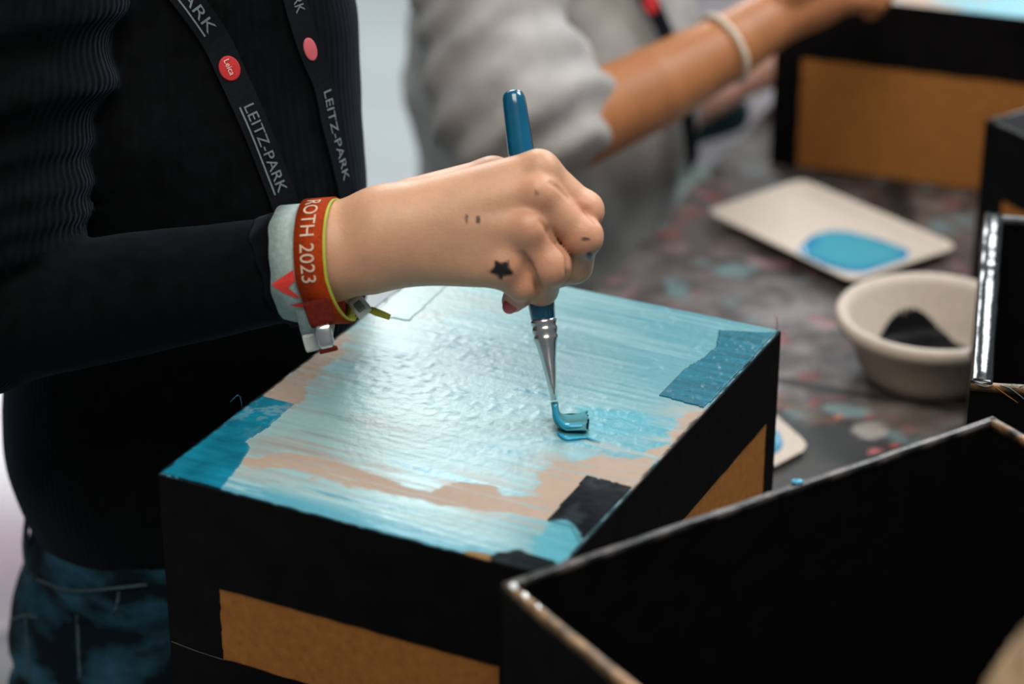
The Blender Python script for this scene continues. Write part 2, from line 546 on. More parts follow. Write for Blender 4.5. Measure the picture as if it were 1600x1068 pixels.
for nm, w, o, eu, en, hole, sd in (
        ('front', BW, O0, E3, -F3, (.035, BW - .030, .050, zt - .062), 1),
        ('right', BD, O0 + E3 * BW, F3, E3, (.03, BD - .016, .022, zt - .055), 2),
        ('left', BD, O0 + F3 * BD, -F3, -E3, (.03, BD - .03, .03, zt - .055), 3),
        ('back', BW, O0 + E3 * BW + F3 * BD, -E3, F3, (.03, BW - .03, .03, zt - .055), 4)):
    V, F = border_sheet(w, zt, hole, seed=sd * 10)
    mesh('black_border', put(V, o + .00004 * en, eu, Z3, en), F, M['black'], carton, sm=False)
# fold line low on the front-left corner
V, F = tube(put(np.array([[.001, .052, .0008], [.018, .0505, .0008], [.036, .050, .0008]]), O0, E3, Z3, -F3), .00022, 6, 8)
mesh('fold_seam', V, F, M['blackrim'], carton)


def st(px, py):
    p = (onz(px, py, TOPZ) - O0)[:2]
    return np.array([p @ EX, p @ EY])


def poly_sd(poly, s, t):
    """signed distance (metres, negative inside) of points to a polygon given in photo pixels on the lid"""
    Q = np.array([st(*p) for p in poly]); n = len(Q)
    d = np.full(s.shape, 1e9); ins = np.zeros(s.shape, bool)
    for i in range(n):
        a, b = Q[i], Q[(i + 1) % n]; e = b - a
        wx, wy = s - a[0], t - a[1]
        h = np.clip((wx * e[0] + wy * e[1]) / max(e @ e, 1e-12), 0, 1)
        d = np.minimum(d, np.hypot(wx - h * e[0], wy - h * e[1]))
        c = ((a[1] <= t) & (b[1] > t)) | ((b[1] <= t) & (a[1] > t))
        xx = a[0] + (t - a[1]) / (e[1] if abs(e[1]) > 1e-12 else 1e-12) * e[0]
        ins ^= c & (s < xx)
    return np.where(ins, -d, d)


BARE1 = [(500, 540), (540, 520), (528, 556), (498, 585), (470, 628), (456, 634), (405, 614)]
BARE2 = [(383, 718), (420, 706), (459, 706), (527, 720), (583, 738), (631, 759), (674, 772), (717, 757), (760, 760), (784, 776), (845, 778),
         (841, 736), (872, 718), (905, 716), (934, 703), (985, 716), (1004, 704), (1045, 692), (1058, 672), (1061, 655), (1074, 646), (1103, 636),
         (1110, 640), (995, 764), (920, 745), (858, 812), (800, 803), (740, 797), (674, 784), (588, 767), (527, 754), (459, 732), (388, 726)]
STROKE = [(872, 676), (905, 636), (960, 640), (1062, 656), (1060, 680), (1020, 716), (960, 706), (900, 694)]
P_LEFT = [(246, 738), (300, 694), (350, 651), (404, 617), (460, 632), (420, 668), (384, 690), (392, 700), (378, 724), (345, 766), (290, 752)]
P_RIGHT = [(1123, 516), (1212, 520), (1173, 564), (1101, 638), (1028, 618), (1068, 577), (1100, 558), (1118, 542)]
P_NEAR = [(916, 742), (988, 760), (935, 818), (905, 850), (890, 822), (853, 814)]
P_BACK = [(580, 492), (640, 440), (700, 446), (640, 502)]
DAUB = [(836, 842), (856, 816), (886, 812), (904, 826), (913, 846), (902, 866), (870, 890), (820, 885)]
RIMBLK = [(764, 880), (772, 862), (812, 858), (872, 874), (872, 905), (800, 900)]
BROWNBIT = [(720, 876), (728, 862), (768, 866), (764, 884)]


def lid_colour(s, t, tape=None):
    wob = .006 * (fbm(s * 90, t * 190, seed=101) - .5) + .011 * (fbm(s * 26, t * 120, seed=102) - .5)
    streak = fbm(s * 16, t * 300, seed=103); sf = fbm(s * 40, t * 900, seed=104); cl = fbm(s * 13, t * 22, seed=105)
    A = np.array
    pale, mid, deep = A([.38, .58, .60]), A([.080, .29, .345]), A([.015, .245, .36])
    card = A([.52, .37, .29])
    # thicker, bluer toward the brush and the right; thin and chalky toward the left
    k = smooth(.02, .26, s + .25 * (t - .16)) + .9 * (streak - .5) + .5 * (cl - .5)
    k = np.clip(k, 0, 1)[:, None]
    c = pale * (1 - k) + mid * k
    r = np.full(s.shape, .36)
    thin = smooth(.56, .75, cl + .35 * (streak - .5)) * smooth(.17, .05, s)
    c = c * (1 - .35 * thin[:, None]) + card * .35 * thin[:, None]

    def over(m, col, rr=None):
        nonlocal c, r
        c = c * (1 - m[:, None]) + m[:, None] * np.asarray(col)
        if rr is not None: r = r * (1 - m) + m * rr
    over(smooth(.66, .78, streak * .7 + sf * .3) * .55, A([.05, .33, .43]))
    for c0, rx, ry in (((680, 738), .022, .006), ((520, 774), .018, .0022), ((800, 706), .02, .0016), ((830, 612), .014, .0018), ((745, 705), .014, .0016), ((610, 790), .03, .002), ((900, 690), .012, .008)):
        a = st(*c0); d = np.hypot((s - a[0]) / rx, (t - a[1]) / ry) + 1.5 * (sf - .5) + .8 * (streak - .5)
        over(smooth(1.1, .5, d) * .8, A([.03, .31, .44]), .28)
    over(smooth(.0015, -.0015, poly_sd(STROKE, s, t) + wob) * .85, A([.045, .35, .445]) * (.75 + .5 * streak[:, None]), .28)
    for P in (BARE1, BARE2):
        pd = poly_sd(P, s, t)
        over(smooth(.028, .0, pd) * smooth(.42, .62, .55 * streak + .45 * fbm(s * 45, t * 130, seed=151)) * .55, card, .5)
        over(smooth(.0012, -.0012, poly_sd(P, s, t) + wob * 1.2) * (.96 - .7 * smooth(.54, .68, .6 * streak + .4 * sf)), card * (.93 + .14 * cl[:, None]), .72)
    # thick blue along the front rim
    e = t + .010 * (streak - .5)
    over(smooth(.020, .006, e) * .75 * smooth(0, .03, s + .02), A([.035, .33, .47]), .25)
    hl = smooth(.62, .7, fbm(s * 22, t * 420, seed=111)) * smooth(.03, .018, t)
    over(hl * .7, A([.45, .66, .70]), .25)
    if tape is not None:
        if tape == 'left':
            q = fbm(s * 60, t * 60, seed=121); g = smooth(.045, .11, t)
            over(np.ones_like(s), A([.008, .20, .31]) * (.25 + 1.0 * q[:, None] + .7 * streak[:, None]), .32)
            over(smooth(.47, .60, fbm(s * 190, t * 190, seed=122)) * g * .75, A([.25, .46, .52]))
            over(smooth(.75, 1.0, g) * .3, A([.02, .07, .10]))
        elif tape == 'right':
            over(np.ones_like(s), A([.004, .145, .215]) * (.55 + .95 * fbm(s * 30, t * 420, seed=123)[:, None]), .27)
        elif tape == 'near':
            over(np.ones_like(s), A([.006, .008, .010]), .42)
            over(smooth(.58, .7, fbm(s * 50, t * 50, seed=125)) * .35, A([.05, .07, .08]))
            over(smooth(.001, -.001, poly_sd(DAUB, s, t) + wob) * .97, A([.10, .39, .48]) * (.85 + .3 * streak[:, None]), .27)
        elif tape == 'back':
            over(np.full_like(s, .5), A([.30, .48, .51]) * (.85 + .3 * streak[:, None]), .36)
    else:
        over(smooth(.001, -.001, poly_sd(DAUB, s, t) + wob) * .97, A([.10, .39, .48]) * (.85 + .3 * streak[:, None]), .27)
        over(smooth(.001, -.001, poly_sd(BROWNBIT, s, t) + wob * .6), A([.30, .165, .068]), .8)
    over(smooth(.001, -.001, poly_sd(RIMBLK, s, t) + wob * .6) * .98, A([.006, .006, .007]), .3)
    # ragged black rim left over from the sides
    rim = np.minimum(np.minimum(s, BW - s), np.minimum(t + .001, BD - t + .002))
    over(smooth(.0022, .0008, rim + .003 * (fbm(s * 120, t * 120, seed=131) - .5)) * .9, A([.007, .008, .010]), .4)
    return c * np.array([.66, .70, .70]), r


def lid_height(s, t):
    ped = np.maximum(vnoise(s * 260, t * 330, seed=141) - .50, 0) * smooth(.38, .56, fbm(s * 14, t * 14, seed=142)) * smooth(.08, .16, t)
    return .00028 * (fbm(s * 20, t * 330, seed=143) - .5) + .00072 * ped + .0010 * (fbm(s * 5, t * 5, seed=144) - .5)


def lid_sheet(name, poly, z, tape, g=.0011, parent=None):
    ns, nt_ = int(BW / g), int(BD / g)
    ss = np.linspace(0, BW, ns + 1); ts = np.linspace(0, BD, nt_ + 1)
    S_, T_ = np.meshgrid(ss, ts, indexing='ij'); s = S_.ravel(); t = T_.ravel()
    I = np.arange(s.size).reshape(S_.shape)
    F = np.stack([I[:-1, :-1].ravel(), I[1:, :-1].ravel(), I[1:, 1:].ravel(), I[:-1, 1:].ravel()], 1)
    if poly is not None:
        ins = poly_sd(poly, s, t) + .0008 * (fbm(s * 250, t * 250, seed=7) - .5) < 0
        F = F[ins[F].all(1)]
    used = np.unique(F); mp = np.full(s.size, -1); mp[used] = np.arange(len(used)); F = mp[F]
    s, t = s[used], t[used]
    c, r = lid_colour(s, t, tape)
    h = z + lid_height(s, t)
    V = O0 + np.outer(s, E3) + np.outer(t, F3); V[:, 2] = TOPZ + h
    # skirt down so that the sheet has thickness
    ed = np.concatenate([F[:, [0, 1]], F[:, [1, 2]], F[:, [2, 3]], F[:, [3, 0]]])
    key = np.sort(ed, 1); _, inv, cn = np.unique(key[:, 0] * 10 ** 7 + key[:, 1], return_inverse=True, return_counts=True)
    bd = ed[cn[inv] == 1]
    bv = np.unique(bd); m2 = np.full(len(V), -1); m2[bv] = len(V) + np.arange(len(bv))
    V2 = V[bv].copy(); V2[:, 2] -= .0011
    F = np.concatenate([F, np.stack([bd[:, 1], bd[:, 0], m2[bd[:, 0]], m2[bd[:, 1]]], 1)])
    V = np.concatenate([V, V2]); c = np.concatenate([c, c[bv]]); r = np.concatenate([r, r[bv]])
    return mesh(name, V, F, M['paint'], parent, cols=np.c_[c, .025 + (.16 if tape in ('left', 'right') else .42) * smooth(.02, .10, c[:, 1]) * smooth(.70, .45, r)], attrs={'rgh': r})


tag(lid_sheet('painted_lid', None, 0, None, parent=carton), 'lid brushed light blue with bare cardboard streaks')
for nm, P, lb in (('left', P_LEFT, 'dark blue painted tape'), ('right', P_RIGHT, 'teal painted tape'), ('near', P_NEAR, 'black tape half covered in blue paint'), ('back', P_BACK, 'pale painted tape')):
    tag(lid_sheet('tape_patch', P, .0005, nm, .0009, carton), lb)


def fuzzy(name, p0, n, ln, parent, mat, seed):
    """a few torn fibres standing off an edge"""
    rs = np.random.RandomState(seed)
    for i in range(n):
        a = p0 + rs.normal(0, .002, 3) * [1, 1, .2]
        V, F = tube([a, a + rs.normal(0, .4, 3) * ln + [0, 0, ln * .5], a + rs.normal(0, .6, 3) * ln + [0, 0, ln]], .00016, 4, 6)
        mesh(name, V, F, mat, parent)


fuzzy('paper_fibre', O0 + F3 * .085 + Z3 * (BH - .001), 2, .010, carton, M['wetblue'], 1)
fuzzy('paper_fibre', O0 + E3 * BW + F3 * BD + Z3 * (BH - .001), 4, .006, carton, M['card'], 2)
fuzzy('paper_fibre', O0 + F3 * .17 + Z3 * (BH - .001), 3, .005, carton, M['denimseam'], 3)


# --- open cartons
def open_carton(label, o, ex, w, d, h, rim_mats, wall=.004, rims=None, flap=None):
    Mx, ex, ey = frame2(o, ex)
    t = thing('cardboard_box', label, 'box', tuple(o), 'cardboard boxes on the table')
    e3 = np.array([*ex, 0]); f3 = np.array([*ey, 0]); o = np.asarray(o, float)
    bmobj('base', boxmesh((0, 0, 0), (w, d, wall)), M['black'], t, Mx)
    specs = [((0, 0), (w, wall)), ((w - wall, wall), (w, d - wall)), ((0, d - wall), (w, d)), ((0, wall), (wall, d - wall))]
    for i, (a, b) in enumerate(specs):
        bmobj('side_wall', boxmesh((a[0], a[1], wall), (b[0], b[1], h)), M['black'], t, Mx)
        rm, rw, rh = rim_mats[i]
        # rim: a softly wavy bead running along the top edge of the wall
        L = w if i in (0, 2) else d
        n = 60; secs = []
        for k in range(n + 1):
            x = L * k / n
            q = vnoise(np.array([x * 45]), np.array([i * 9.]), seed=5 + i)[0]; q2 = vnoise(np.array([x * 70]), np.array([i * 5.]), seed=8 + i)[0]
            hw = rw / 2 * (.95 + .1 * q); hh = rh * (.8 + .35 * q2)
            prof = np.array([(-hw, -.004), (-hw, hh * .3), (-hw * .7, hh), (0, hh * (.55 + .6 * q)), (hw * .7, hh * (.8 + .3 * q2)), (hw, hh * .3), (hw, -.004)])
            base = {0: lambda x: (x, rw / 2 - .0004), 1: lambda x: (w - rw / 2 + .0004, x), 2: lambda x: (w - x, d - rw / 2 + .0004), 3: lambda x: (rw / 2 - .0004, d - x)}[i](x)
            cr = {0: f3, 1: -e3, 2: -f3, 3: e3}[i]
            c0 = o + e3 * base[0] + f3 * base[1] + Z3 * h
            secs.append(c0 + np.outer(prof[:, 0], cr) + np.outer(prof[:, 1], Z3))
        V, F = loft(secs)
        mesh('rim', V, F, rm, t)
    return t, Mx, e3, f3, o


# foreground right: open black box (left corner P1, far corner P2)
P1 = onz(785, 912, .93); P2 = onz(1550, 652, .93)
dC = (P2 - P1)[:2]; dC /= np.linalg.norm(dC); wC = np.linalg.norm((P2 - P1)[:2]); DCw = .238
nC = np.array([dC[1], -dC[0]])
oC = np.array([*(P1[:2] + nC * DCw), TZ + .001])
mixrim = mk('worn_rim', (.012, .012, .013), .4, .4, .2, 45, .8, 180, c2=(.34, .19, .08), thr=(.40, .66))
greyrim = mk('grey_worn_rim', (.012, .013, .014), .36, .45, .2, 60, .8, 180, c2=(.15, .13, .125), thr=(.40, .78))
boxC, MC, eC, fC, _ = open_carton('open black box with scuffed brown rim in the near foreground', oC, dC, wC, DCw, .18 - .001,
                                  [(mixrim, .0050, .0010), (mixrim, .0050, .0010), (greyrim, .0046, .0011), (mixrim, .0050, .0010)])
# bright chipped spots at the front-left corner of that box
for k, (fx, r) in enumerate(((.006, .0022), (.016, .0018), (.028, .0014))):
    q = oC + eC * .0025 + fC * (DCw - fx) + Z3 * (.18 + .0002)
    bm = bmesh.new(); bmesh.ops.create_icosphere(bm, subdivisions=2, radius=r)
    bmobj('paint_chip', bm, M['metal'] if k else M['clear'], boxC, Matrix.Translation(Vector(q)) @ Matrix.Diagonal((1, 1.6, .35, 1)), True)
q = onz(1246, 752, .932)
bm = bmesh.new(); bmesh.ops.create_icosphere(bm, subdivisions=2, radius=.0022)
bmobj('paint_drip', bm, M['wetblue'], boxC, Matrix.Translation(Vector(q)) @ Matrix.Diagonal((1.6, 1, .5, 1)), True)

# right: open box whose left rim is wrapped in glossy black tape
D0 = onz(1516, 600, .91); D1 = onz(1537, 335, .91)
dD = (D1 - D0)[:2]; LD = np.linalg.norm(dD); dD /= LD
exD = np.array([dD[1], -dD[0]])
boxD, MD, eD, fD, oD = open_carton('open black box with glossy taped rim right of the pulp bowl', np.array([D0[0], D0[1], TZ + .001]), exD, .30, LD, .16 - .001,
                                   [(mixrim, .0045, .001), (M['black'], .0045, .001), (M['blackrim'], .006, .001), (M['blackgloss'], .0135, .0028)])
rs = np.random.RandomState(4)
for k in range(9):
    a = oD + eD * (.002 + .06 * rs.rand()) + Z3 * .160
    V, F = tube([a, a + eD * .006 + Z3 * rs.uniform(-.004, .003) - fD * .001, a + eD * rs.uniform(.01, .02) + Z3 * rs.uniform(-.012, .001) - fD * .0012], .0003, 4, 7)
    mesh('torn_fibre', V, F, M['ink'] if k % 3 else M['card'], boxD)


def closed_carton(label, o, ex, w, d, h, fronthole, top=None, lefthole=None):
    Mx, ex, ey = frame2(o, ex); o = np.asarray(o, float)
    e3 = np.array([*ex, 0]); f3 = np.array([*ey, 0])
    t = thing('cardboard_box', label, 'box', tuple(o), 'cardboard boxes on the table')
    bmobj('carton_body', boxmesh((0, 0, 0), (w, d, h - .001), .0012), M['card'], t, Mx)
    lefthole = lefthole or (.03, d - .03, .025, h - .05)
    for ww, oo, eu, en, hole, sd in ((w, o, e3, -f3, fronthole, 1), (d, o + f3 * d, -f3, -e3, lefthole, 2),
                                     (d, o + e3 * w, f3, e3, (.03, d - .03, .025, h - .05), 3), (w, o + e3 * w + f3 * d, -e3, f3, (.03, w - .03, .025, h - .05), 4)):
        V, F = border_sheet(ww, h, hole, seed=sd * 17, jit=.0008)
        mesh('black_border', put(V, oo + .00004 * en, eu, Z3, en), F, M['black'], t, sm=False)
    return t, Mx, e3, f3, o


# back right, half hidden box (black with a brown panel)
ce = onz(1540, 190, .89)
a34 = math.radians(-58)
boxE, ME, eE, fE, oE = closed_carton('black box with a small brown panel between tray and taped box', np.array([ce[0], ce[1], TZ + .001]), (math.cos(a34), math.sin(a34)), .24, .30, .14 - .001, (.026, .21, .020, .14 - .057))
# thin flaps standing as a shallow raised rim on its top
bmobj('top_panel', boxmesh((.0, .0, .1385), (.24, .30, .1405), .0007), M['black'], boxE, ME)
V, F = tube([oE + Z3 * .1402 + eE * .002 + fE * .002, oE + Z3 * .1407 + fE * .15 + eE * .0015, oE + Z3 * .1402 + fE * .298 + eE * .002], .0013, 6, 14)
mesh('rim', V, F, M['blackgloss'], boxE)
V, F = tube([oE + Z3 * .1402 + eE * .002 + fE * .002, oE + Z3 * .1407 + eE * .12, oE + Z3 * .1402 + eE * .238 + fE * .002], .0011, 6, 14)
mesh('rim', V, F, M['blackgloss'], boxE)

# box at the back under the seated person's hand
f0 = onz(1203, 256, TZ); f1 = onz(1530, 300, TZ)
boxF, MF, eF, fF, oF = closed_carton('box with a brown front panel and pale painted top at the back', np.array([f0[0], f0[1], TZ + .001]), (f1 - f0)[:2], .26, .32, .159, (.024, .245, .0008, .159 - .058))
us = np.linspace(0, .26, 66); vs = np.linspace(0, .32, 81)
A_, B_ = np.meshgrid(us, vs, indexing='ij'); s = A_.ravel(); t = B_.ravel()
n1 = fbm(s * 14, t * 60, seed=201); k = smooth(.50, .60, n1 * .6 + .4 * fbm(s * 9, t * 9, seed=202) + .12 * smooth(.1, .26, s))
c = np.outer(1 - k, [.36, .26, .20]) + np.outer(k, [.07, .29, .36])
V = oF + np.outer(s, eF) + np.outer(t, fF); V[:, 2] = oF[2] + .1592 + .0003 * (n1 - .5)
I = np.arange(s.size).reshape(A_.shape)
F = np.stack([I[:-1, :-1].ravel(), I[1:, :-1].ravel(), I[1:, 1:].ravel(), I[:-1, 1:].ravel()], 1)
mesh('painted_lid', V, F, M['paint'], boxF, cols=np.c_[c, np.full(len(c), .35)], attrs={'rgh': .4 + .3 * (1 - k)})


# ---------------------------------------------------------------- bowl and trays
def lathe(name, prof, centre, mat, parent=None, n=72):
    th = np.linspace(0, 2 * math.pi, n, endpoint=False)
    secs = [np.stack([centre[0] + r * np.cos(th), centre[1] + r * np.sin(th), np.full(n, centre[2] + z)], 1) for r, z in prof]
    V, F = loft(secs, cap=True)
    return mesh(name, V, F, mat, parent)


RIMZ = TZ + .052
bl = onz(1306, 488, RIMZ); br = onz(1560, 500, RIMZ)
bt = onz(1440, 426, RIMZ); bb = onz(1440, 556, RIMZ)
RB = np.linalg.norm((bt - bb)[:2]) / 2 * .98
bc = np.array([bl[0] + RB, (bt[1] + bb[1]) / 2 + .002, TZ + .001])
bowl = thing('paint_bowl', 'round off white pulp bowl holding a little black paint', 'bowl', tuple(bc))
prof = [(.0, .0), (RB * .60, .0), (RB * .66, .003), (RB * .74, .012), (RB * .87, .039), (RB * .90, .0405), (RB * .975, .0408), (RB * 1.0, .0440), (RB * .998, .0485), (RB * .965, .0518), (RB * .915, .0518), (RB * .87, .0490),
        (RB * .84, .045), (RB * .72, .016), (RB * .64, .0065), (RB * .58, .0045), (.0001, .0045)]
lathe('bowl_body', prof, bc, M['pulp'], bowl)
# black paint: a pool that climbs the far inner wall
Rp = []
th = np.linspace(0, 2 * math.pi, 64, endpoint=False)
dirp = math.radians(98)
for rr in np.linspace(0, 1, 16):
    ring = []
    for a in th:
        lobe = .56 + .19 * max(0, math.cos(a - dirp)) ** 1.5 + .025 * math.sin(4 * a + 1)
        rad = RB * lobe * rr
        prof_z = np.interp(rad / RB, [.0, .58, .64, .72, .84], [.0045, .0045, .0065, .016, .045])
        ring.append((bc[0] + rad * math.cos(a), bc[1] + rad * math.sin(a), bc[2] + max(prof_z, .0085) + .0012 * (1 - rr ** 4)))
    Rp.append(np.array(ring))
V, F = loft(Rp, cap=False)
mesh('black_paint', V, F, M['inkblack'], bowl)
q = bc + np.array([.018, -RB * .95, .0512])
bm = bmesh.new(); bmesh.ops.create_icosphere(bm, subdivisions=2, radius=.0022)
bmobj('paint_drip', bm, M['inkblack'], bowl, Matrix.Translation(Vector(q)) @ Matrix.Diagonal((1, .9, .7, 1)), True)


def tray(label, corners, z, lift, blue, wavy=0., seed=0, cat='tray', dish=1.):
    """pulp tray from four table-plane corner points (world xy), rounded rim, shallow dish"""
    C = np.array(corners)[:, :2]
    cen = C.mean(0)
    t = thing('paint_tray', label, cat, (cen[0], cen[1], z))
    # outline with rounded corners
    out = []
    n = len(C)
    for i in range(n):
        p, a, b = C[i], C[i - 1], C[(i + 1) % n]
        da = (a - p) / np.linalg.norm(a - p); db = (b - p) / np.linalg.norm(b - p)
        r = .013
        for s_ in np.linspace(0, 1, 7):
            u0 = p + da * r * (1 - s_); u1 = p + db * r * s_
            out.append(u0 * (1 - s_) + u1 * s_)
        for s_ in np.linspace(0, 1, 16)[1:-1]:
            out.append((p + db * r) * (1 - s_) + (b - (b - p) / np.linalg.norm(b - p) * r) * s_)
    out = np.array(out)
    if wavy:
        ang = np.arange(len(out)); rad = out - cen
        out = cen + rad * (1 + wavy * np.sin(ang * 2.1)[:, None])
    def ring(f, zz):
        P = cen + (out - cen) * f
        return np.c_[P, np.full(len(P), zz)]
    secs = [ring(.02, z + lift - .0015), ring(.80, z + lift - .0015), ring(.90, z + lift + .003 * dish), ring(.985, z + lift + .0052 * dish), ring(1.0, z + lift + .0062 * dish),
            ring(.985, z + lift + .0074 * dish), ring(.90, z + lift + .0052 * dish), ring(.82, z + lift + .0012), ring(.5, z + lift + .0008), ring(.02, z + lift + .0008)]
    V, F = loft(secs)
    mesh('tray_body', V, F, M['pulp'], t)
    if blue is not None:
        P = np.array(blue)[:, :2]; pc = P.mean(0)
        ps = spline(np.vstack([P, P[:1]]), 72)[:-1]
        ps = pc + (ps - pc) * (1 + .05 * (vnoise(np.arange(71) * .5, np.zeros(71), seed=seed) - .5)[:, None])
        rings = []
        cols = []
        for f_, dz in ((1.0, .0), (.985, .0012), (.93, .0024), (.86, .0018), (.6, .0014), (.3, .0016), (.01, .0016)):
            r_ = pc + (ps - pc) * f_
            rings.append(np.c_[r_, np.full(len(r_), z + lift + .0009 + dz)])
        V, F = loft(rings, cap=False)
        d = np.linalg.norm(V[:, :2] - pc, axis=1) / np.repeat(1, len(V))
        rel = np.concatenate([np.full(71, f_) for f_ in (1.0, .985, .93, .86, .6, .3, .01)])
        k = smooth(.78, .97, rel + .25 * (fbm(V[:, 0] * 90, V[:, 1] * 90, seed=seed + 3) - .5))
        c = np.outer(1 - k, [.055, .29, .37]) + np.outer(k, [.008, .17, .36])
        mesh('blue_paint', V, F, M['paint'], t, cols=np.c_[c, np.full(len(c), .5)], attrs={'rgh': np.full(len(V), .14)})
    return t


zt_ = TZ + .012
tray('pale rectangular pulp tray with a puddle of blue paint', [onz(*p, zt_) for p in ((1100, 330), (1332, 442), (1500, 386), (1252, 280))], TZ + .0022, .004,
     [onz(*p, zt_ - .003) for p in ((1256, 376), (1250, 392), (1290, 412), (1345, 424), (1400, 414), (1420, 396), (1412, 386), (1370, 372), (1320, 360), (1280, 362))], 0, 3)
zs = TZ + .004
tray('small torn pulp tray with blue paint, mostly behind the painted box', [onz(*p, zs) for p in ((1268, 698), (1160, 602), (1060, 670), (1185, 742))], TZ + .0020, .0,
     [onz(*p, zs) for p in ((1224, 692), (1214, 672), (1170, 660), (1140, 680), (1175, 708), (1212, 706))], .010, 5, dish=.35)


# ---------------------------------------------------------------- ribbons, rings and lettering
def text2d(body, size):
    cu = bpy.data.curves.new('lettering', 'FONT'); cu.body = body; cu.size = size; cu.resolution_u = 3
    ob = bpy.data.objects.new('lettering', cu); COL.objects.link(ob)
    bpy.context.view_layer.update()
    me = bpy.data.meshes.new_from_object(ob.evaluated_get(bpy.context.evaluated_depsgraph_get()))
    V = np.array([v.co[:2] for v in me.vertices]); F = [tuple(p.vertices) for p in me.polygons]
    bpy.data.objects.remove(ob); bpy.data.curves.remove(cu); bpy.data.meshes.remove(me)
    return V, F


def lettering(name, body, size, fmap, mat, parent, vs=1.0):
    V, F = text2d(body, size)
    V = V - [0, (V[:, 1].max() + V[:, 1].min()) / 2]; V[:, 1] *= vs
    return mesh(name, np.array([fmap(u, v) for u, v in V]), F, mat, parent, sm=False)


def ribbon_frame(P, f=None):
    """arc-length map (u along, v across, h off the surface) of a strap lying along points P"""
    T = np.gradient(P, axis=0); T /= np.linalg.norm(T, axis=1)[:, None]
    N = np.array([sgrad(f, p) for p in P]) if f else np.array([-FWD] * len(P))
    for _ in range(6):
        N[1:-1] = (N[:-2] + N[1:-1] * 2 + N[2:]) / 4
    N -= (N * T).sum(1)[:, None] * T; N /= np.linalg.norm(N, axis=1)[:, None]
    S_ = np.cross(N, T)
    s = np.r_[0, np.cumsum(np.linalg.norm(np.diff(P, axis=0), axis=1))]

    def fm(u, v, h=0.0):
        g = lambda A: np.array([np.interp(u, s, A[:, i]) for i in range(3)])
        return g(P) + v * g(S_) + h * g(N)
    return fm, s[-1]


def strap(name, fm, length, hw, th, mat, parent, n=50):
    secs = [np.array([fm(u, -hw, 0), fm(u, hw, 0), fm(u, hw, th), fm(u, -hw, th)]) for u in np.linspace(0, length, n)]
    V, F = loft(secs)
    return mesh(name, V, F, mat, parent, sm=False)


def disc_on(name, fm, u0, v0, ru, rv, h, mat, parent, n=28):
    th = np.linspace(0, 2 * math.pi, n, endpoint=False)
    rings = [np.array([fm(u0 + ru * k * math.cos(a), v0 + rv * k * math.sin(a), h + dz) for a in th]) for k, dz in ((1.0, -.0006), (1.0, .0001), (.9, .0002), (.02, .0002))]
    V, F = loft(rings, cap=False)
    return mesh(name, V, F, mat, parent)


def ring_map(c, axis, eu, ec, ru, rc, drop=0.):
    """band round a limb: u = angle from the top towards the lens, v along the limb, h outward"""
    def fm(th, v, h=0.0):
        d = math.cos(th) * eu * (ru + h) + math.sin(th) * ec * (rc + h)
        return c + d + v * axis - eu * drop * (.5 - .5 * math.cos(th))
    return fm


def band(name, fm, hw, th, mat, parent, n=72, a0=0, a1=2 * math.pi, wob=0.):
    full = abs(a1 - a0 - 2 * math.pi) < 1e-6
    secs = []
    for k in range(n + (0 if full else 1)):
        a = a0 + (a1 - a0) * k / n
        o_ = wob * math.sin(5 * a) + wob * .6 * math.sin(11 * a + 1)
        secs.append(np.array([fm(a, -hw + o_, 0), fm(a, hw + o_, 0), fm(a, hw + o_, th), fm(a, -hw + o_, th)]))
    if full:
        secs.append(secs[0]); V, F = loft(secs, cap=False)
    else:
        V, F = loft(secs)
    return mesh(name, V, F, mat, parent)


def ony(px, py, y):
    d = FWD + (px - 800) / FPX * RIGHT + (534 - py) / FPX * UP
    return CAM + d * (y / d[1])


def bounds(pts, r):
    P = np.array(pts)
    return P.min(0) - r, P.max(0) + r


def skin_cols(V, base, warm=None, f=None):
    n = fbm(V[:, 0] * 60, V[:, 1] * 60, V[:, 2] * 60, seed=301)
    c = np.outer(np.ones(len(V)), base) * (.86 + .28 * n[:, None])
    for p, r, col, s in (warm or []):
        k = np.exp(-(np.linalg.norm(V - p, axis=1) / r) ** 2) * s
        c = c * (1 - k[:, None]) + k[:, None] * np.array(col)
    return c


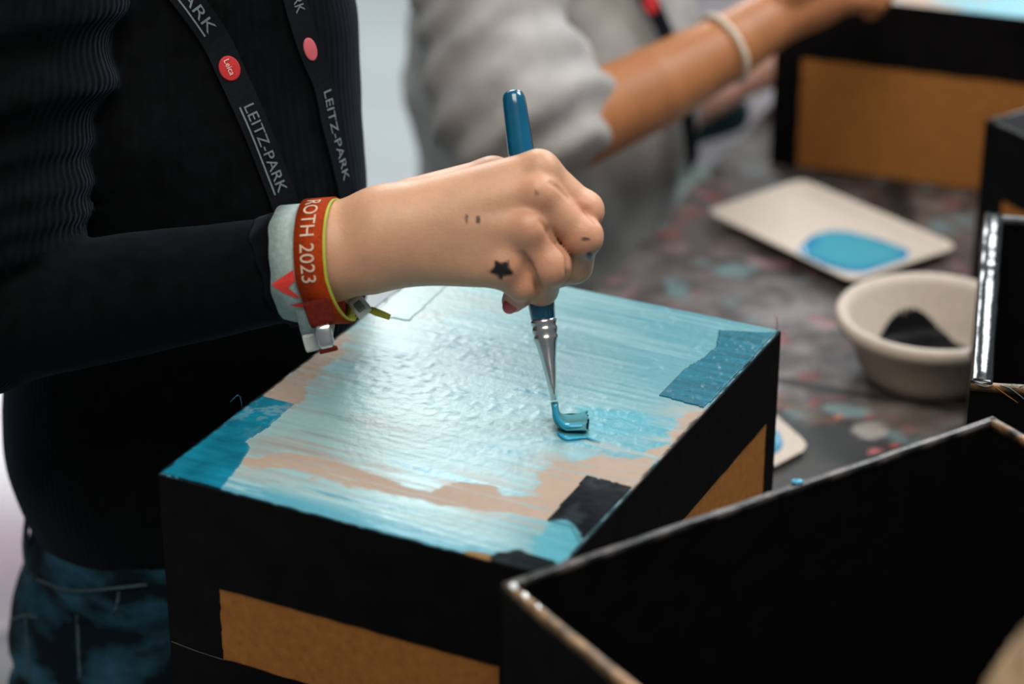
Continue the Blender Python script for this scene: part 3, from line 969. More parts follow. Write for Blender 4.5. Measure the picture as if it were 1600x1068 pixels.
def head_parts(parent, c, face, r, hairmat, seed=0, skinmat='plainskin', hairlen=.5):
    """head with brow, nose, lips, chin, ears and a hair mass; c = centre of the skull, face = horizontal look direction"""
    f = np.asarray(face, float); f /= np.linalg.norm(f); up = np.array([0, 0, 1.0]); sd = np.cross(f, up); sd /= np.linalg.norm(sd); up = np.cross(sd, f)
    q = lambda a, b, d: c + r * (a * f + b * sd + d * up)
    fs = [ecap(q(-.1, 0, .1), q(.05, 0, .15), r * .93, r * .9, f, 1.12), cap_(q(.25, 0, -.4), q(.55, 0, -.85), r * .55, r * .32),
          cap_(q(.93, 0, .05), q(1.13, 0, -.28), r * .07, r * .13), cap_(q(.85, -.15, -.55), q(.85, .15, -.55), r * .09), cap_(q(.80, -.14, -.66), q(.80, .14, -.66), r * .09),
          cap_(q(.82, -.42, .18), q(.90, -.1, .16), r * .09), cap_(q(.82, .42, .18), q(.90, .1, .16), r * .09),
          cap_(q(-.05, .9, .1), q(-.02, .93, -.25), r * .12, r * .09), cap_(q(-.05, -.9, .1), q(-.02, -.93, -.25), r * .12, r * .09),
          cap_(q(-.2, 0, -.5), q(-.3, 0, -1.5), r * .52, r * .55)]
    g = U(fs, r * .22)
    lo, hi = c - r * 1.75, c + r * 1.4
    V, Q = sdf_mesh(g, lo, hi, r * .06)
    hd = mesh('head', V, Q, M[skinmat], parent, cols=None)
    for s_ in (-.34, .34):
        bm = bmesh.new(); bmesh.ops.create_icosphere(bm, subdivisions=2, radius=r * .11)
        bmobj('eye', bm, M['clear'], hd, Matrix.Translation(Vector(q(.84, s_, .02))), True)
    cut = lambda P: np.maximum(((P - c) @ f) / r - .42 - .35 * ((P - c) @ up) / r, (-.95 - hairlen) - ((P - c) @ up) / r)

    def hair(P):
        d = U([ecap(q(-.12, 0, .12), q(.0, 0, .18), r * 1.02, r * .98, f, 1.12), cap_(q(-.35, 0, .0), q(-.5, 0, -.9 - hairlen), r * .85, r * .6)], r * .3)(P)
        L = P - c
        d = d + r * .022 * np.sin(np.arctan2(L @ sd, L @ f) * 46 + 4 * fbm(L[:, 0] * 9 / r * .1, L[:, 1] * 9 / r * .1, L[:, 2] * 9 / r * .1, seed=seed, oc=2))
        return np.maximum(d, cut(P) * r)
    V, Q = sdf_mesh(hair, c - r * np.array([1.7, 1.7, 2.2]), c + r * 1.4, r * .05)
    mesh('hair', V, Q, hairmat, parent)
    return g


# ---------------------------------------------------------------- paintbrush
F0 = onz(866, 625, .9235); WB = (F0 - CAM) @ FWD
HT = at(801, 141, WB + .004)
ab = HT - F0; LBR = np.linalg.norm(ab); ab /= LBR
ux = RIGHT - (RIGHT @ ab) * ab; ux /= np.linalg.norm(ux); uz = np.cross(ux, ab); uz /= np.linalg.norm(uz)
uz = uz if uz @ FWD > 0 else -uz                                  # away from the lens
brush = thing('paint_brush', 'flat brush with thick blue lacquered handle held in the fist', 'paint brush', tuple(F0))
S1 = LBR * (625 - 500) / (625 - 141)                               # ferrule length


def bring(s, rx, rz, n=24, off=0.):
    th = np.linspace(0, 2 * math.pi, n, endpoint=False)
    return F0 + s * ab + np.outer(rx * np.cos(th) + off, ux) + np.outer(rz * np.sin(th), uz)


secs = []
for s_, rx, rz in ((0, .0020, .0105), (.2, .0028, .0100), (.5, .0045, .0087), (.72, .0062, .0076), (.76, .0069, .0078), (.79, .0072, .0076), (.82, .0066, .0071), (.86, .0073, .0075), (.90, .0073, .0074), (.93, .0067, .0069), (.96, .0073, .0073), (1.0, .0074, .0074), (1.01, .0066, .0066)):
    secs.append(bring(S1 * s_, rx, rz))
V, F = loft(secs); mesh('ferrule', V, F, M['metal'], brush)
secs = []
LH = LBR - S1
for s_, r in ((0, .0064), (.01, .0070), (.06, .0074), (.25, .0080), (.5, .0080), (.75, .0074), (.93, .0068), (.965, .0066), (.985, .0058), (.995, .0046), (1.0, .0030)):
    secs.append(bring(S1 + LH * s_, r, r, 10))
V, F = loft(secs); mesh('handle', V, F, M['handle'], brush)
# bristles: flat tuft bent over to the right, its tip dragging on the lid
tipn = onz(900, 676, TOPZ + .0012)
away = np.array([.30, .954, 0]);
c0 = F0 - ab * .001; c1 = F0 - ab * .009 + RIGHT * .0005; c3 = onz(917, 657, TOPZ + .0022); c2 = (c1 * .45 + c3 * .55) - np.array([.0035, 0, .0025])
path = spline([c0, c1, c2, c3], 16); secs = []
for i, p in enumerate(path):
    k = i / 15; T = path[min(i + 1, 15)] - path[max(i - 1, 0)]; T /= np.linalg.norm(T)
    wdir = uz * (1 - k) + away * k; wdir -= (wdir @ T) * T; wdir /= np.linalg.norm(wdir)
    nn = np.cross(T, wdir); hw = .0100 + .0030 * k; ht = .0021 * (1 - .4 * k)
    th = np.linspace(0, 2 * math.pi, 40, endpoint=False)
    rag = .0016 * (k ** 3) * (vnoise(np.arange(40) * .9, np.zeros(40), seed=9) - .5)
    ring = p + np.outer(np.cos(th) * hw, wdir) + np.outer(np.sin(th) * ht, nn) + np.outer(rag * 2.2, T)
    ring[:, 2] = np.maximum(ring[:, 2], TOPZ + .0006)
    secs.append(ring)
V, F = loft(secs); mesh('bristles', V, F, M['bristle'], brush)
near = [p - away * .0088 * (i / 15) - uz * .0092 * (1 - i / 15) + Z3 * .0006 for i, p in enumerate(path)]
V, F = tube(np.array(near)[1:], [.0012, .0017, .0021, .0024, .0020, .0012], 8, 22); mesh('wet_paint', V, F, M['wetblue'], brush)
# ridge of wet paint pushed up in front of the bristles
ridge = thing('paint_ridge', 'bead of wet blue paint at the brush tip on the lid', 'paint', tuple(onz(892, 682, TOPZ)))
rp_ = [onz(*p, TOPZ + .0006) for p in ((872, 676), (884, 684), (898, 684), (915, 683), (925, 686), (938, 690))]
V, F = tube(rp_, [.0008, .0020, .0016, .0010, .0006, .0003], 8, 26); V[:, 2] = TOPZ + .0006 + (V[:, 2] - TOPZ - .0006) * .55
mesh('wet_paint', V, F, M['wetblue'], ridge)

# ---------------------------------------------------------------- painter (standing at the left)
painter = thing('person', 'person in black rib sweater and dark jeans gripping a blue paintbrush', 'person', (-.24, 1.43, 0))
WHD = WB - .007


def hp(px, py, dw=0.0):
    return at(px, py, WHD + dw)


palm = [cap_(hp(360, 428, .02), hp(515, 394, .004), .0255, .0235),
        cap_(hp(515, 381, .003), hp(600, 352, -.001), .0225, .0193), cap_(hp(515, 408, .003), hp(600, 391, -.001), .0215, .0183),
        cap_(hp(600, 352, -.001), hp(838, 270, -.012), .0195, .0125), cap_(hp(600, 360, -.004), hp(838, 305, -.018), .0195, .0125),
        cap_(hp(600, 376, -.004), hp(818, 362, -.019), .0195, .0125), cap_(hp(600, 391, -.001), hp(786, 417, -.013), .0185, .0120),
        cap_(hp(640, 350, .008), hp(790, 350, .006), .018, .016), cap_(hp(578, 424, -.004), hp(585, 420, -.004), .0085)]
bumps = [cap_(hp(846, 262, -.019), hp(848, 264, -.019), .0075), cap_(hp(842, 302, -.0262), hp(845, 304, -.026), .0080),
         cap_(hp(826, 356, -.0272), hp(829, 359, -.027), .0080), cap_(hp(788, 414, -.020), hp(790, 416, -.020), .0075)]
tend = [cap_(hp(660, 338, -.0155), hp(838, 296, -.0265), .0050), cap_(hp(665, 356, -.0165), hp(822, 352, -.027), .0048), cap_(hp(680, 318, -.011), hp(842, 258, -.019), .0050)]
FING = {'index': [(842, 270, -.012, .0118), (912, 329, -.004, .0100), (903, 378, .020, .0088), (862, 392, .024, .0078)],
        'middle': [(845, 308, -.019, .0122), (910, 369, -.013, .0102), (898, 415, .004, .0095), (858, 432, .020, .0082)],
        'ring': [(825, 363, -.020, .0120), (861, 416, -.018, .0100), (846, 452, .003, .0088), (822, 448, .018, .0078)],
        'pinky': [(790, 420, -.014, .0112), (816, 442, -.010, .0090), (812, 457, .004, .0076), (802, 470, .008, .0066)],
        'thumb': [(650, 322, .012, .0165), (770, 284, .018, .0140), (850, 330, .026, .0105), (880, 392, .006, .0075)]}
fingers = []
for nm, J in FING.items():
    seg = [cap_(hp(*J[i][:3]), hp(*J[i + 1][:3]), J[i][3], J[i + 1][3]) for i in range(len(J) - 1)]
    if nm != 'thumb':                                              # knuckle swelling at the bent joint
        seg.append(cap_(hp(J[1][0] + 2, J[1][1] - 2, J[1][2] - .002), hp(J[1][0] + 2, J[1][1] + 2, J[1][2] - .002), J[1][3] * .98))
    fingers.append((nm, U(seg, .004)))
fP = U(palm, .012); fB = U(bumps, .003); fT = U(tend, .003)


GRV = None


def hand(P):
    d = smin(fP(P), fT(P), .006)
    d = smin(d, fB(P), .007)
    fd = None
    for nm, g in fingers:
        if nm == 'thumb': continue
        v = g(P); fd = v if fd is None else smin(fd, v, .0004)
    d = smin(d, fd, .0045)
    d = smin(d, fingers[-1][1](P), .006)
    if GRV is not None:
        d = -smin(-d, GRV(P), .0022)
    return d


gl = []
for pts, r in ((((862, 286), (890, 308), (915, 330), (932, 346)), .0016), (((846, 346), (858, 362), (872, 380), (884, 394)), .0020), (((816, 396), (826, 412), (836, 432), (842, 452)), .0020),
               (((884, 396), (888, 420), (884, 440)), .0018)):
    Pg = [march(hand, *p, WHD - .06, WHD + .05) - FWD * .0004 for p in pts]
    gl += [cap_(Pg[i], Pg[i + 1], r * (.45 if i == 0 else 1), r) for i in range(len(Pg) - 1)]
GRV = U(gl, .001)
HB = [hp(*J[:3]) for L_ in FING.values() for J in L_] + [hp(370, 425, .02), hp(515, 394), hp(600, 330)]
lo, hi = bounds(HB, .032)
V, Q = sdf_mesh(hand, lo, hi, .00115)
SK = [.52, .29, .178]
red = [.50, .17, .11]
warm = [(hp(J[1][0], J[1][1], J[1][2] - .008), .012, red, .35) for k_, J in FING.items() if k_ != 'thumb'] + \
       [(hp(842, 302, -.03), .012, red, .28), (hp(828, 358, -.03), .012, red, .28), (hp(788, 416, -.025), .010, red, .2), (hp(885, 395, .0), .010, red, .35),
        (hp(560, 430, -.01), .022, [.56, .26, .17], .3), (hp(812, 468, .0), .010, [.55, .16, .13], .5)]
hc = skin_cols(V, SK, warm)
# dried black paint on the knuckles
def stain(px, py, rx, ry, s=1., seed=0, star=0.):
    global hc
    rel = V - CAM; w_ = rel @ FWD
    x = 800 + FPX * (rel @ RIGHT) / w_; y = 534 - FPX * (rel @ UP) / w_
    p0 = march(hand, px, py, WHD - .06, WHD + .06)
    m_ = (np.linalg.norm(V - p0, axis=1) < .022)
    a = np.arctan2(y - py, x - px)
    d = np.hypot((x - px) / rx, (y - py) / ry) * (1 + star * np.cos(5 * a + 1.2)) + .5 * (fbm(x * .2, y * .2, seed=seed) - .5)
    k = smooth(1.15, .75, d) * m_ * s
    hc = hc * (1 - k[:, None]) + np.outer(k, [.008, .008, .010])
stain(783, 421, 17, 13, 1.0, 1, .22)
stain(729, 341, 3.5, 7, .8, 2); stain(747, 343, 4, 7, .85, 3); stain(838, 302, 3.5, 4.5, .5, 4); stain(915, 373, 8, 2.6, .8, 5); stain(921, 399, 5, 5.5, .95, 6)
tag(mesh('hand_and_forearm', V, Q, M['skin'], painter, cols=np.c_[hc, np.ones(len(hc))]), 'bare hand with black paint marks')


def nail(p, n, ax, rl, rw, parent):
    n = n / np.linalg.norm(n); ax = ax - (ax @ n) * n; ax /= np.linalg.norm(ax); b = np.cross(n, ax)
    th = np.linspace(0, 2 * math.pi, 20, endpoint=False); rings = []
    for k, z in ((1.0, -.0004), (1.0, .0004), (.8, .0009), (.4, .0012), (.02, .0013)):
        x = rl * k * np.cos(th); y = rw * k * np.sin(th)
        rings.append(p + np.outer(x, ax) + np.outer(y, b) + np.outer(z - 45 * y * y, n))
    V, F = loft(rings); mesh('fingernail', V, F, M['nail'], parent)


tip = hp(*FING['pinky'][3][:3]); pre = hp(*FING['pinky'][2][:3])
nail(tip + (-FWD * .7 - UP * .5 - RIGHT * .3) / .9 * .0062, -FWD * .7 - UP * .5 - RIGHT * .3, tip - pre, .0050, .0042, painter)
tip = hp(*FING['thumb'][3][:3]); pre = hp(*FING['thumb'][2][:3])
nail(tip + (-FWD * .9 + RIGHT * .4) / 1.0 * .0070, -FWD * .9 + RIGHT * .4, tip - pre, .0060, .0050, painter)

# sweater
el = at(-38, 500, 1.425); cu = at(444, 421, WHD + .012); sh = ony(60, -140, 1.36)
wst = ony(268, 660, 1.435); hem = ony(300, 800, 1.43); che = ony(255, 120, 1.47); shd = ony(240, -170, 1.48)
lsh = ony(240, -150, 1.62)
UA = sh - el; LUA = np.linalg.norm(UA); UA /= LUA
VW = np.array([.25, 1, 0]); VW /= np.linalg.norm(VW)
torso = U([ecap(wst, che, .101, .108, VW, 1.15), ecap(hem + [0, 0, .02], wst, .098, .101, VW, 1.12), ecap(che, shd, .106, .085, VW, 1.45)], .03)
bust = cap_(ony(392, -20, 1.43), ony(404, 25, 1.43), .050)
belly = cap_(ony(396, 330, 1.40), ony(410, 420, 1.40), .060)
uarm = cap_(el, sh, .0455, .052); farm = cap_(el, cu, .0415, .0300); shc = cap_(sh, shd, .055, .07); larm = cap_(lsh, ony(290, 350, 1.60), .05, .042)


def folds(P):
    r = P - el; a = r @ UA; sx = r @ RIGHT - (UA @ RIGHT) * a
    q = a + .55 * np.abs(np.minimum(sx - .02, 0)) * 0 - .42 * np.maximum(sx, -.02) + .004 * (fbm(P[:, 0] * 40, P[:, 1] * 40, P[:, 2] * 40, seed=77, oc=2) - .5)
    d = 0
    for u0, A, s_ in ((.035, .0055, .006), (.052, .0045, .005), (.068, .004, .005), (.094, .0022, .004), (.126, .0065, .007), (.170, .0055, .007), (.215, .004, .008)):
        x = q - u0
        d = d + 1.7 * A * np.where(x > 0, np.exp(-(x / (s_ * 2.4)) ** 2), np.exp(-(x / s_) ** 2))
    return d


def sweater(P):
    t = smin(torso(P), bust(P), .07); t = smin(t, belly(P), .08)
    t = t + .003 * (fbm(P[:, 0] * 16, P[:, 1] * 16, P[:, 2] * 22, seed=78, oc=3) - .5)
    a = uarm(P) - folds(P)
    fa = farm(P) + .0022 * (fbm(P[:, 0] * 45, P[:, 1] * 45, P[:, 2] * 45, seed=79, oc=2) - .5)
    d = smin(a, fa, .006)
    d = np.minimum(d, smin(t, np.minimum(shc(P), larm(P)), .03))
    d = smin(d, shc(P), .012)
    hz = hem[2] - .006 + .006 * np.sin(14 * np.arctan2(P[:, 1] - hem[1], P[:, 0] - hem[0]))
    d = np.maximum(d, (hz - P[:, 2]))
    return d


lo, hi = bounds([el, cu, sh, wst, hem, che, shd, lsh], .155); lo[2] = hem[2] - .03
V, Q = sdf_mesh(sweater, lo, hi, .0042)
# arc length round each limb drives the rib knit
def arc(P, a, b, rad):
    ax = (b - a) / np.linalg.norm(b - a); e1 = np.cross(ax, FWD); e1 /= np.linalg.norm(e1); e2 = np.cross(ax, e1)
    r = P - a
    return np.arctan2(r @ e1, -(r @ e2) if (e2 @ FWD) > 0 else (r @ e2)) * rad
dA, dF, dT = uarm(V) - folds(V), farm(V), torso(V)
rib = np.where((dA < dF) & (dA < dT), arc(V, el, sh, .05), np.where(dF < dT, 0, arc(V, wst, shd, .115)))
swt = mesh('sweater', V, Q, M['knit'], painter, attrs={'rib': rib, 'rib_amp': np.where((dA < dF) & (dA < dT), 1.0, .2)})
# ruffled cuff
axf = (hp(600, 371) - cu); axf /= np.linalg.norm(axf)
eu_ = UP - (UP @ axf) * axf; eu_ /= np.linalg.norm(eu_); ec_ = np.cross(eu_, axf); ec_ = ec_ if ec_ @ FWD < 0 else -ec_
fm = ring_map(cu + axf * .002, axf, eu_, ec_, .0305, .0295)
band('ruffled_cuff', fm, .0075, .0022, M['knit'], swt, 90, wob=.0011)
# neck and head (above the frame)
head_parts(painter, shd + np.array([.06, -.01, .22]), (1, -.25, -.35), .088, mk('brown_hair', (.06, .035, .02), .5, .4, .3, 40, .6, 200), 3, hairlen=.4)

# jeans
hip = ony(262, 1010, 1.435); wj = hem + [0.0, 0, .03]
lk = np.array([hip[0] - .01, hip[1] - .062, .46]); rk = np.array([hip[0] - .01, hip[1] + .085, .46])
jean_f = U([ecap(wj, hip, .094, .108, VW, 1.2), cap_(hip + [0, -.05, -.05], lk, .082, .058), cap_(hip + [0, .06, -.05], rk, .082, .058), cap_(lk, [lk[0] - .02, lk[1], .10], .058, .048), cap_(rk, [rk[0] - .02, rk[1], .10], .058, .048)], .03)


def jeans(P):
    a = np.arctan2(P[:, 1] - hip[1], P[:, 0] - hip[0])
    d = jean_f(P) + .011 * (fbm(P[:, 0] * 14, P[:, 1] * 14, P[:, 2] * 34, seed=88, oc=3) - .5)
    z = P[:, 2] - hem[2]
    for z0, A, tl in ((-.075, .016, .03), (-.135, .017, -.03), (-.028, .006, .0)):
        d = d + A * np.exp(-((z - z0 - tl * np.sin(a + 1)) / .009) ** 2)
    return np.maximum(d, P[:, 2] - wj[2] - .005)


lo, hi = bounds([wj, hip, lk, rk, [lk[0], lk[1], .08]], .15)
V, Q = sdf_mesh(jeans, lo, hi, .006)
jn = mesh('jeans', V, Q, M['denim'], painter)


def surf_line(name, pts, f, w0, w1, r, mat, parent, off=.0008, n=30):
    q_ = spline([(*p, 0) for p in pts], 14)
    P = [march(f, p[0], p[1], w0, w1) for p in q_]
    P = [p + sgrad(f, p) * off for p in P]
    V, F = tube(P, r, 6, n); return mesh(name, V, F, mat, parent)


for pts in (((122, 960), (124, 1010), (126, 1060)), ((42, 966), (45, 1010), (48, 1060)), ((18, 968), (40, 962), (60, 965)), ((186, 925), (184, 940), (180, 955)), ((60, 905), (120, 922), (230, 912))):
    surf_line('seam', pts, jeans, 1.35, 1.9, .0012, M['denimseam'], jn)
P = [march(jeans, *p, 1.35, 1.9) for p in ((49, 800), (46, 850), (50, 895))]
fmj, lj = ribbon_frame(spline(P, 14), jeans)
strap('belt_loop', lambda u, v, h=0: fmj(u, v, h + .0012), lj, .0055, .003, M['denimseam'], jn, 14)
for k_, q in ((lk, 0), (rk, 1)):
    a = np.array([k_[0] - .06, k_[1], .045]); b = np.array([k_[0] + .10, k_[1], .032])
    f_ = U([cap_(a, b, .04, .030), cap_(a + [.02, 0, .02], a + [.03, 0, .06], .04, .045)], .02)
    V, Q = sdf_mesh(lambda P: np.maximum(f_(P), .002 - P[:, 2]), a - [.06, .06, .06], b + [.05, .06, .1], .006)
    mesh('shoe', V, Q, M['shoe'], painter)

# ---------------------------------------------------------------- lanyard of the painter
lan = thing('lanyard', 'black lanyard with grey lettering and red discs on the black sweater', 'lanyard', tuple(march(sweater, 380, 160, 1.2, 1.8)))


def strap_on(pts, f, w0, w1, hw, mat, parent, off=.0035, n=50):
    P = np.array([march(f, *p, w0, w1) for p in pts]); P = P + np.array([sgrad(f, p) for p in P]) * off
    P = spline(P, n)
    fm, l = ribbon_frame(P, f)
    return fm, l, strap('strap', fm, l, hw, .0012, mat, parent, n)


tor1 = lambda P: smin(smin(torso(P), bust(P), .07), belly(P), .08)
fmL, lL, so = strap_on([(196, -190), (225, -110), (262, -40), (300, 10), (335, 62), (358, 112), (392, 190), (420, 262), (442, 322), (455, 380)], tor1, 1.2, 1.8, .0085, M['strap'], lan)
sgn = 1.0 if (fmL(lL / 2, .005) - fmL(lL / 2, -.005)) @ RIGHT > 0 else -1.0
scl = 1.0


def upos(fm, l, py):
    us_ = np.linspace(0, l, 200)
    ys = [534 - FPX * ((fm(u, 0) - CAM) @ UP) / ((fm(u, 0) - CAM) @ FWD) for u in us_]
    return float(np.interp(py, ys, us_))


def words(fm, l, body, y0, y1, parent, hw, s, mat=None, under=True):
    u0, u1 = upos(fm, l, y0), upos(fm, l, y1)
    T_, _ = text2d(body, 1.0); wid = T_[:, 0].max()
    k = (u1 - u0) / wid
    lettering('lettering', body, k, lambda u, v: fm(u0 + u, s * (v + .0012), .0018), mat or M['ink'], parent, vs=.0066 / (k * .7))
    if under:
        secs = [np.array([fm(u, s * (-.0048), .0018), fm(u, s * (-.0038), .0018)]) for u in np.linspace(u0, u1, 14)]
        V, F = loft(secs, closed=False); mesh('underline', V, F, mat or M['ink'], parent, sm=False)


words(fmL, lL, 'LEITZ-PARK', 163, 300, so, .0085, sgn)
words(fmL, lL, 'PARK', -26, 50, so, .0085, sgn)
u0 = upos(fmL, lL, 107)
dt = disc_on('red_disc', fmL, u0, 0, .0075, .0062, .0016, M['reddot'], lan)
lettering('script', 'Leica', .0048, lambda u, v: fmL(u0 - .0058 + u, sgn * v, .0026), M['whiteink'], dt)
fmR, lR, so = strap_on([(415, -170), (432, -105), (446, -40), (458, 12), (477, 76), (497, 130), (508, 190), (521, 245), (533, 300), (540, 340)], tor1, 1.2, 1.8, .0080, M['strap'], lan)
sgn2 = 1.0 if (fmR(lR / 2, .005) - fmR(lR / 2, -.005)) @ RIGHT > 0 else -1.0
words(fmR, lR, 'LEITZ-PARK', 140, 282, so, .008, sgn2, under=False)
words(fmR, lR, 'PARK', -30, 20, so, .008, sgn2, under=False)
dt = disc_on('red_disc', fmR, upos(fmR, lR, 77), 0, .0072, .0045, .0016, mk('pink_red_disc', (.50, .10, .12), .6, .25), lan)

# ---------------------------------------------------------------- wristbands
axw = RIGHT * .985 + FWD * (axf @ FWD) + UP * .06; axw /= np.linalg.norm(axw)
euw = UP - (UP @ axw) * axw; euw /= np.linalg.norm(euw); ecw = np.cross(euw, axw); ecw = ecw if ecw @ FWD < 0 else -ecw
wb = thing('wristband', 'orange red woven wristband with white lettering and a metal clasp', 'wristband', tuple(hp(492, 410)))
fm0 = ring_map(hp(507, 401, .003), axw, euw, ecw, .0322, .0330, .005)
fmW = lambda th, v, h=0.: fm0(th, v + .0045 * max(0, th - 1.9), h) if th < math.pi else fm0(th, v + .0045 * max(0, 2 * math.pi - th - 1.9), h)
band('band', fmW, .0082, .0011, M['redband'], wb)
th0 = math.radians(20)
lettering('lettering', 'ROTH 2023', .0107, lambda u, v: fmW(th0 + u / .0335, v - .0004, .0016), M['cream'], wb, vs=1.10)
dn = -UP * .96 + RIGHT * .22; dn /= np.linalg.norm(dn); rt = np.cross(dn, -FWD); rt /= np.linalg.norm(rt); rt = rt if rt @ RIGHT > 0 else -rt


def slab(name, p, l, hw0, hw1, ht, mat, parent, rnd=.45, d=None, w=None):
    d = dn if d is None else d; w = rt if w is None else w
    secs = []
    for k in np.linspace(0, 1, 7):
        hw = hw0 + (hw1 - hw0) * k; th = np.linspace(0, 2 * math.pi, 20, endpoint=False)
        e_ = 1 - .12 * (abs(2 * k - 1) ** 6)
        cx = np.sign(np.cos(th)) * np.abs(np.cos(th)) ** rnd; sx = np.sign(np.sin(th)) * np.abs(np.sin(th)) ** rnd
        secs.append(p + d * l * k + np.outer(cx * hw * e_, w) + np.outer(sx * ht * e_, -FWD))
    V, F = loft(secs); return mesh(name, V, F, mat, parent)


pc = fmW(math.radians(128), .0, .0012)
slab('gathered_end', pc, .0150, .0082, .0066, .0016, M['darkred'], wb)
pk = pc + dn * .0145
slab('clasp', pk, .0130, .0046, .0042, .0034, M['metal'], wb)
slab('tail', pk + dn * .0125 + rt * .0003, .0030, .0050, .0054, .0022, M['darkred'], wb)

mb = thing('wristband', 'pale mint wristband with a red chevron between cuff and red band', 'wristband', tuple(hp(450, 412)))
fmM = ring_map(hp(469, 407, .006), axw, euw, ecw, .0308, .0310, .003)
band('band', fmM, .0088, .0012, M['mint'], mb, wob=.0006)
a0 = math.radians(112)
poly = [(-.02, -.0086), (-.24, .0050), (-.05, .0052), (.06, .0006), (.24, .0060), (.27, .0046), (.13, -.0034)]
mesh('red_chevron', [fmM(a0 + a, v, .0016) for a, v in poly], [(0, 1, 2, 3), (0, 3, 6), (3, 4, 5, 6)], M['redprint'], mb, sm=False)
poly = [(.40, -.0010), (.36, .0068), (.50, .0070)]
mesh('red_chevron', [fmM(a0 + a, v, .0016) for a, v in poly], [(0, 1, 2)], M['redprint'], mb, sm=False)

cb_ = thing('wristband', 'loose pale plastic wristband hanging below the red band', 'wristband', tuple(hp(485, 500)))
fmC = ring_map(hp(490, 415, .010), axw, euw, ecw, .0285, .0262, .018)
band('band', fmC, .0046, .0009, M['mint'], cb_)
slab('closure', fmC(math.radians(140), .0, .0012), .010, .0042, .0038, .0014, M['clear'], cb_)
lb_ = thing('wristband', 'lime edged band with a white clip dangling over the lid', 'wristband', tuple(hp(560, 470)))
fmG = lambda th, v, h=0.: fmW(th, v + .0066, h - .0008)
band('band', fmG, .0030, .0009, M['lime'], lb_)
pq = hp(556, 462, .012)
d2 = RIGHT * .62 - UP * .78
w2 = RIGHT * .78 + UP * .62
slab('clip', pq - w2 * .002, .0120, .0046, .0050, .0022, M['clear'], lb_, d=d2, w=w2)
slab('clip_slot', pq + d2 * .003 - FWD * .0022 - w2 * .002, .006, .0024, .0024, .0008, M['ink'], lb_, d=d2, w=w2)
slab('loose_end', pq + d2 * .010 + RIGHT * .002, .0120, .0022, .0018, .0008, M['lime'], lb_, d=RIGHT * .93 - UP * .36, w=UP * .93 + RIGHT * .36)
slab('loose_end', hp(540, 464, .012), .012, .0028, .0030, .0008, M['clear'], lb_, d=RIGHT * .85 - UP * .5, w=UP * .85 + RIGHT * .5)

# ---------------------------------------------------------------- second painter (seated at the table's far side)
p2 = thing('person', 'blurred person in a warm grey sweatshirt reaching across to the back box', 'person', (.03, 2.08, 0))
t2a, t2b, t2c = ony(855, 320, 2.08), ony(865, 100, 2.07), ony(845, -230, 2.05)
SV = np.array([-.15, 1, 0]); SV /= np.linalg.norm(SV)
e2 = at(790, 205, 1.86); s2 = ony(725, -250, 1.90)
tor2 = U([ecap(t2a, t2b, .118, .124, SV, 1.25), ecap(t2b, t2c, .124, .10, SV, 1.3)], .04)
arm2 = U([cap_(e2 + UP * .030, s2, .056, .066), cap_(s2, t2c, .06, .07)], .03)
slv2 = cap_(e2 + UP * .004, at(872, 172, 1.872), .050, .046)
A2 = (s2 - e2) / np.linalg.norm(s2 - e2)


def shirt2(P):
    n = fbm(P[:, 0] * 9, P[:, 1] * 9, P[:, 2] * 9, seed=401, oc=3)
    tq = tor2(P) + .010 * np.sin((P @ (RIGHT * .5 + UP * .85)) * 62 + n * 9) * smooth(.35, .6, n) + .006 * (n - .5)
    a = (P - e2) @ A2; sx = (P - e2) @ RIGHT
    rg = np.sin((a * 1.0 - .55 * sx + .03 * n) * 2 * math.pi / .042 + n * 3)
    ar = smin(arm2(P), slv2(P), .03) - .0042 * rg * smooth(.26, .0, a) + .006 * (fbm(P[:, 0] * 30, P[:, 1] * 30, P[:, 2] * 30, seed=402, oc=2) - .5)
    d = smin(tq, ar, .012)
    return np.maximum(d, t2a[2] - .035 - P[:, 2])


lo, hi = bounds([t2a, t2b, t2c, e2, s2], .18)
V, Q = sdf_mesh(shirt2, lo, hi, .0052)
mesh('sweatshirt', V, Q, M['grey_shirt'], p2)
J2 = [at(800, 225, 1.865), at(900, 195, 1.875), at(1020, 138, 1.90), at(1140, 72, 1.925), at(1215, 24, 1.945), at(1275, 0, 1.96), at(1335, -22, 1.975)]
R2 = [.034, .0340, .0320, .0265, .0235, .0225, .0175]
seg = [cap_(J2[i], J2[i + 1], R2[i], R2[i + 1]) for i in range(6)]
fin2 = []
for k_, (dx, dy) in enumerate(((0, 0), (6, 18), (2, 34), (-8, 50))):
    a = at(1330 + dx * .5, -38 + dy * .75, 1.97 - .004 * k_); b = at(1375 + dx, -22 + dy * .55, 1.985 - .002 * k_); c_ = at(1368 + dx, -4 + dy * .42, 2.01)
    fin2.append(U([cap_(a, b, .0100, .0088), cap_(b, c_, .0088, .0078)], .003))
th2 = U([cap_(at(1235, -15, 1.93), at(1310, -60, 1.94), .014, .010), cap_(at(1310, -60, 1.94), at(1365, -50, 1.96), .010, .008)], .004)
arm_f = U(seg, .002)
def arm2f(P):
    d = arm_f(P); f_ = fin2[0](P)
    for g in fin2[1:]: f_ = smin(f_, g(P), .0012)
    return smin(smin(d, f_, .006), th2(P), .006)
lo, hi = bounds(J2 + [at(1390, -70, 1.98), at(1390, 20, 2.01)], .045)
V, Q = sdf_mesh(arm2f, lo, hi, .0026)
c = skin_cols(V, [.36, .145, .058], [(at(1300, 0, 1.95), .05, [.36, .14, .07], .5)])
mesh('arm_and_hand', V, Q, M['skin'], p2, cols=np.c_[c, np.ones(len(c))])
h2 = np.array([t2a[0] - .01, t2a[1] + .02, .56])
kn = [np.array([h2[0] + .36, h2[1] - .10, .55]), np.array([h2[0] + .36, h2[1] + .10, .55])]
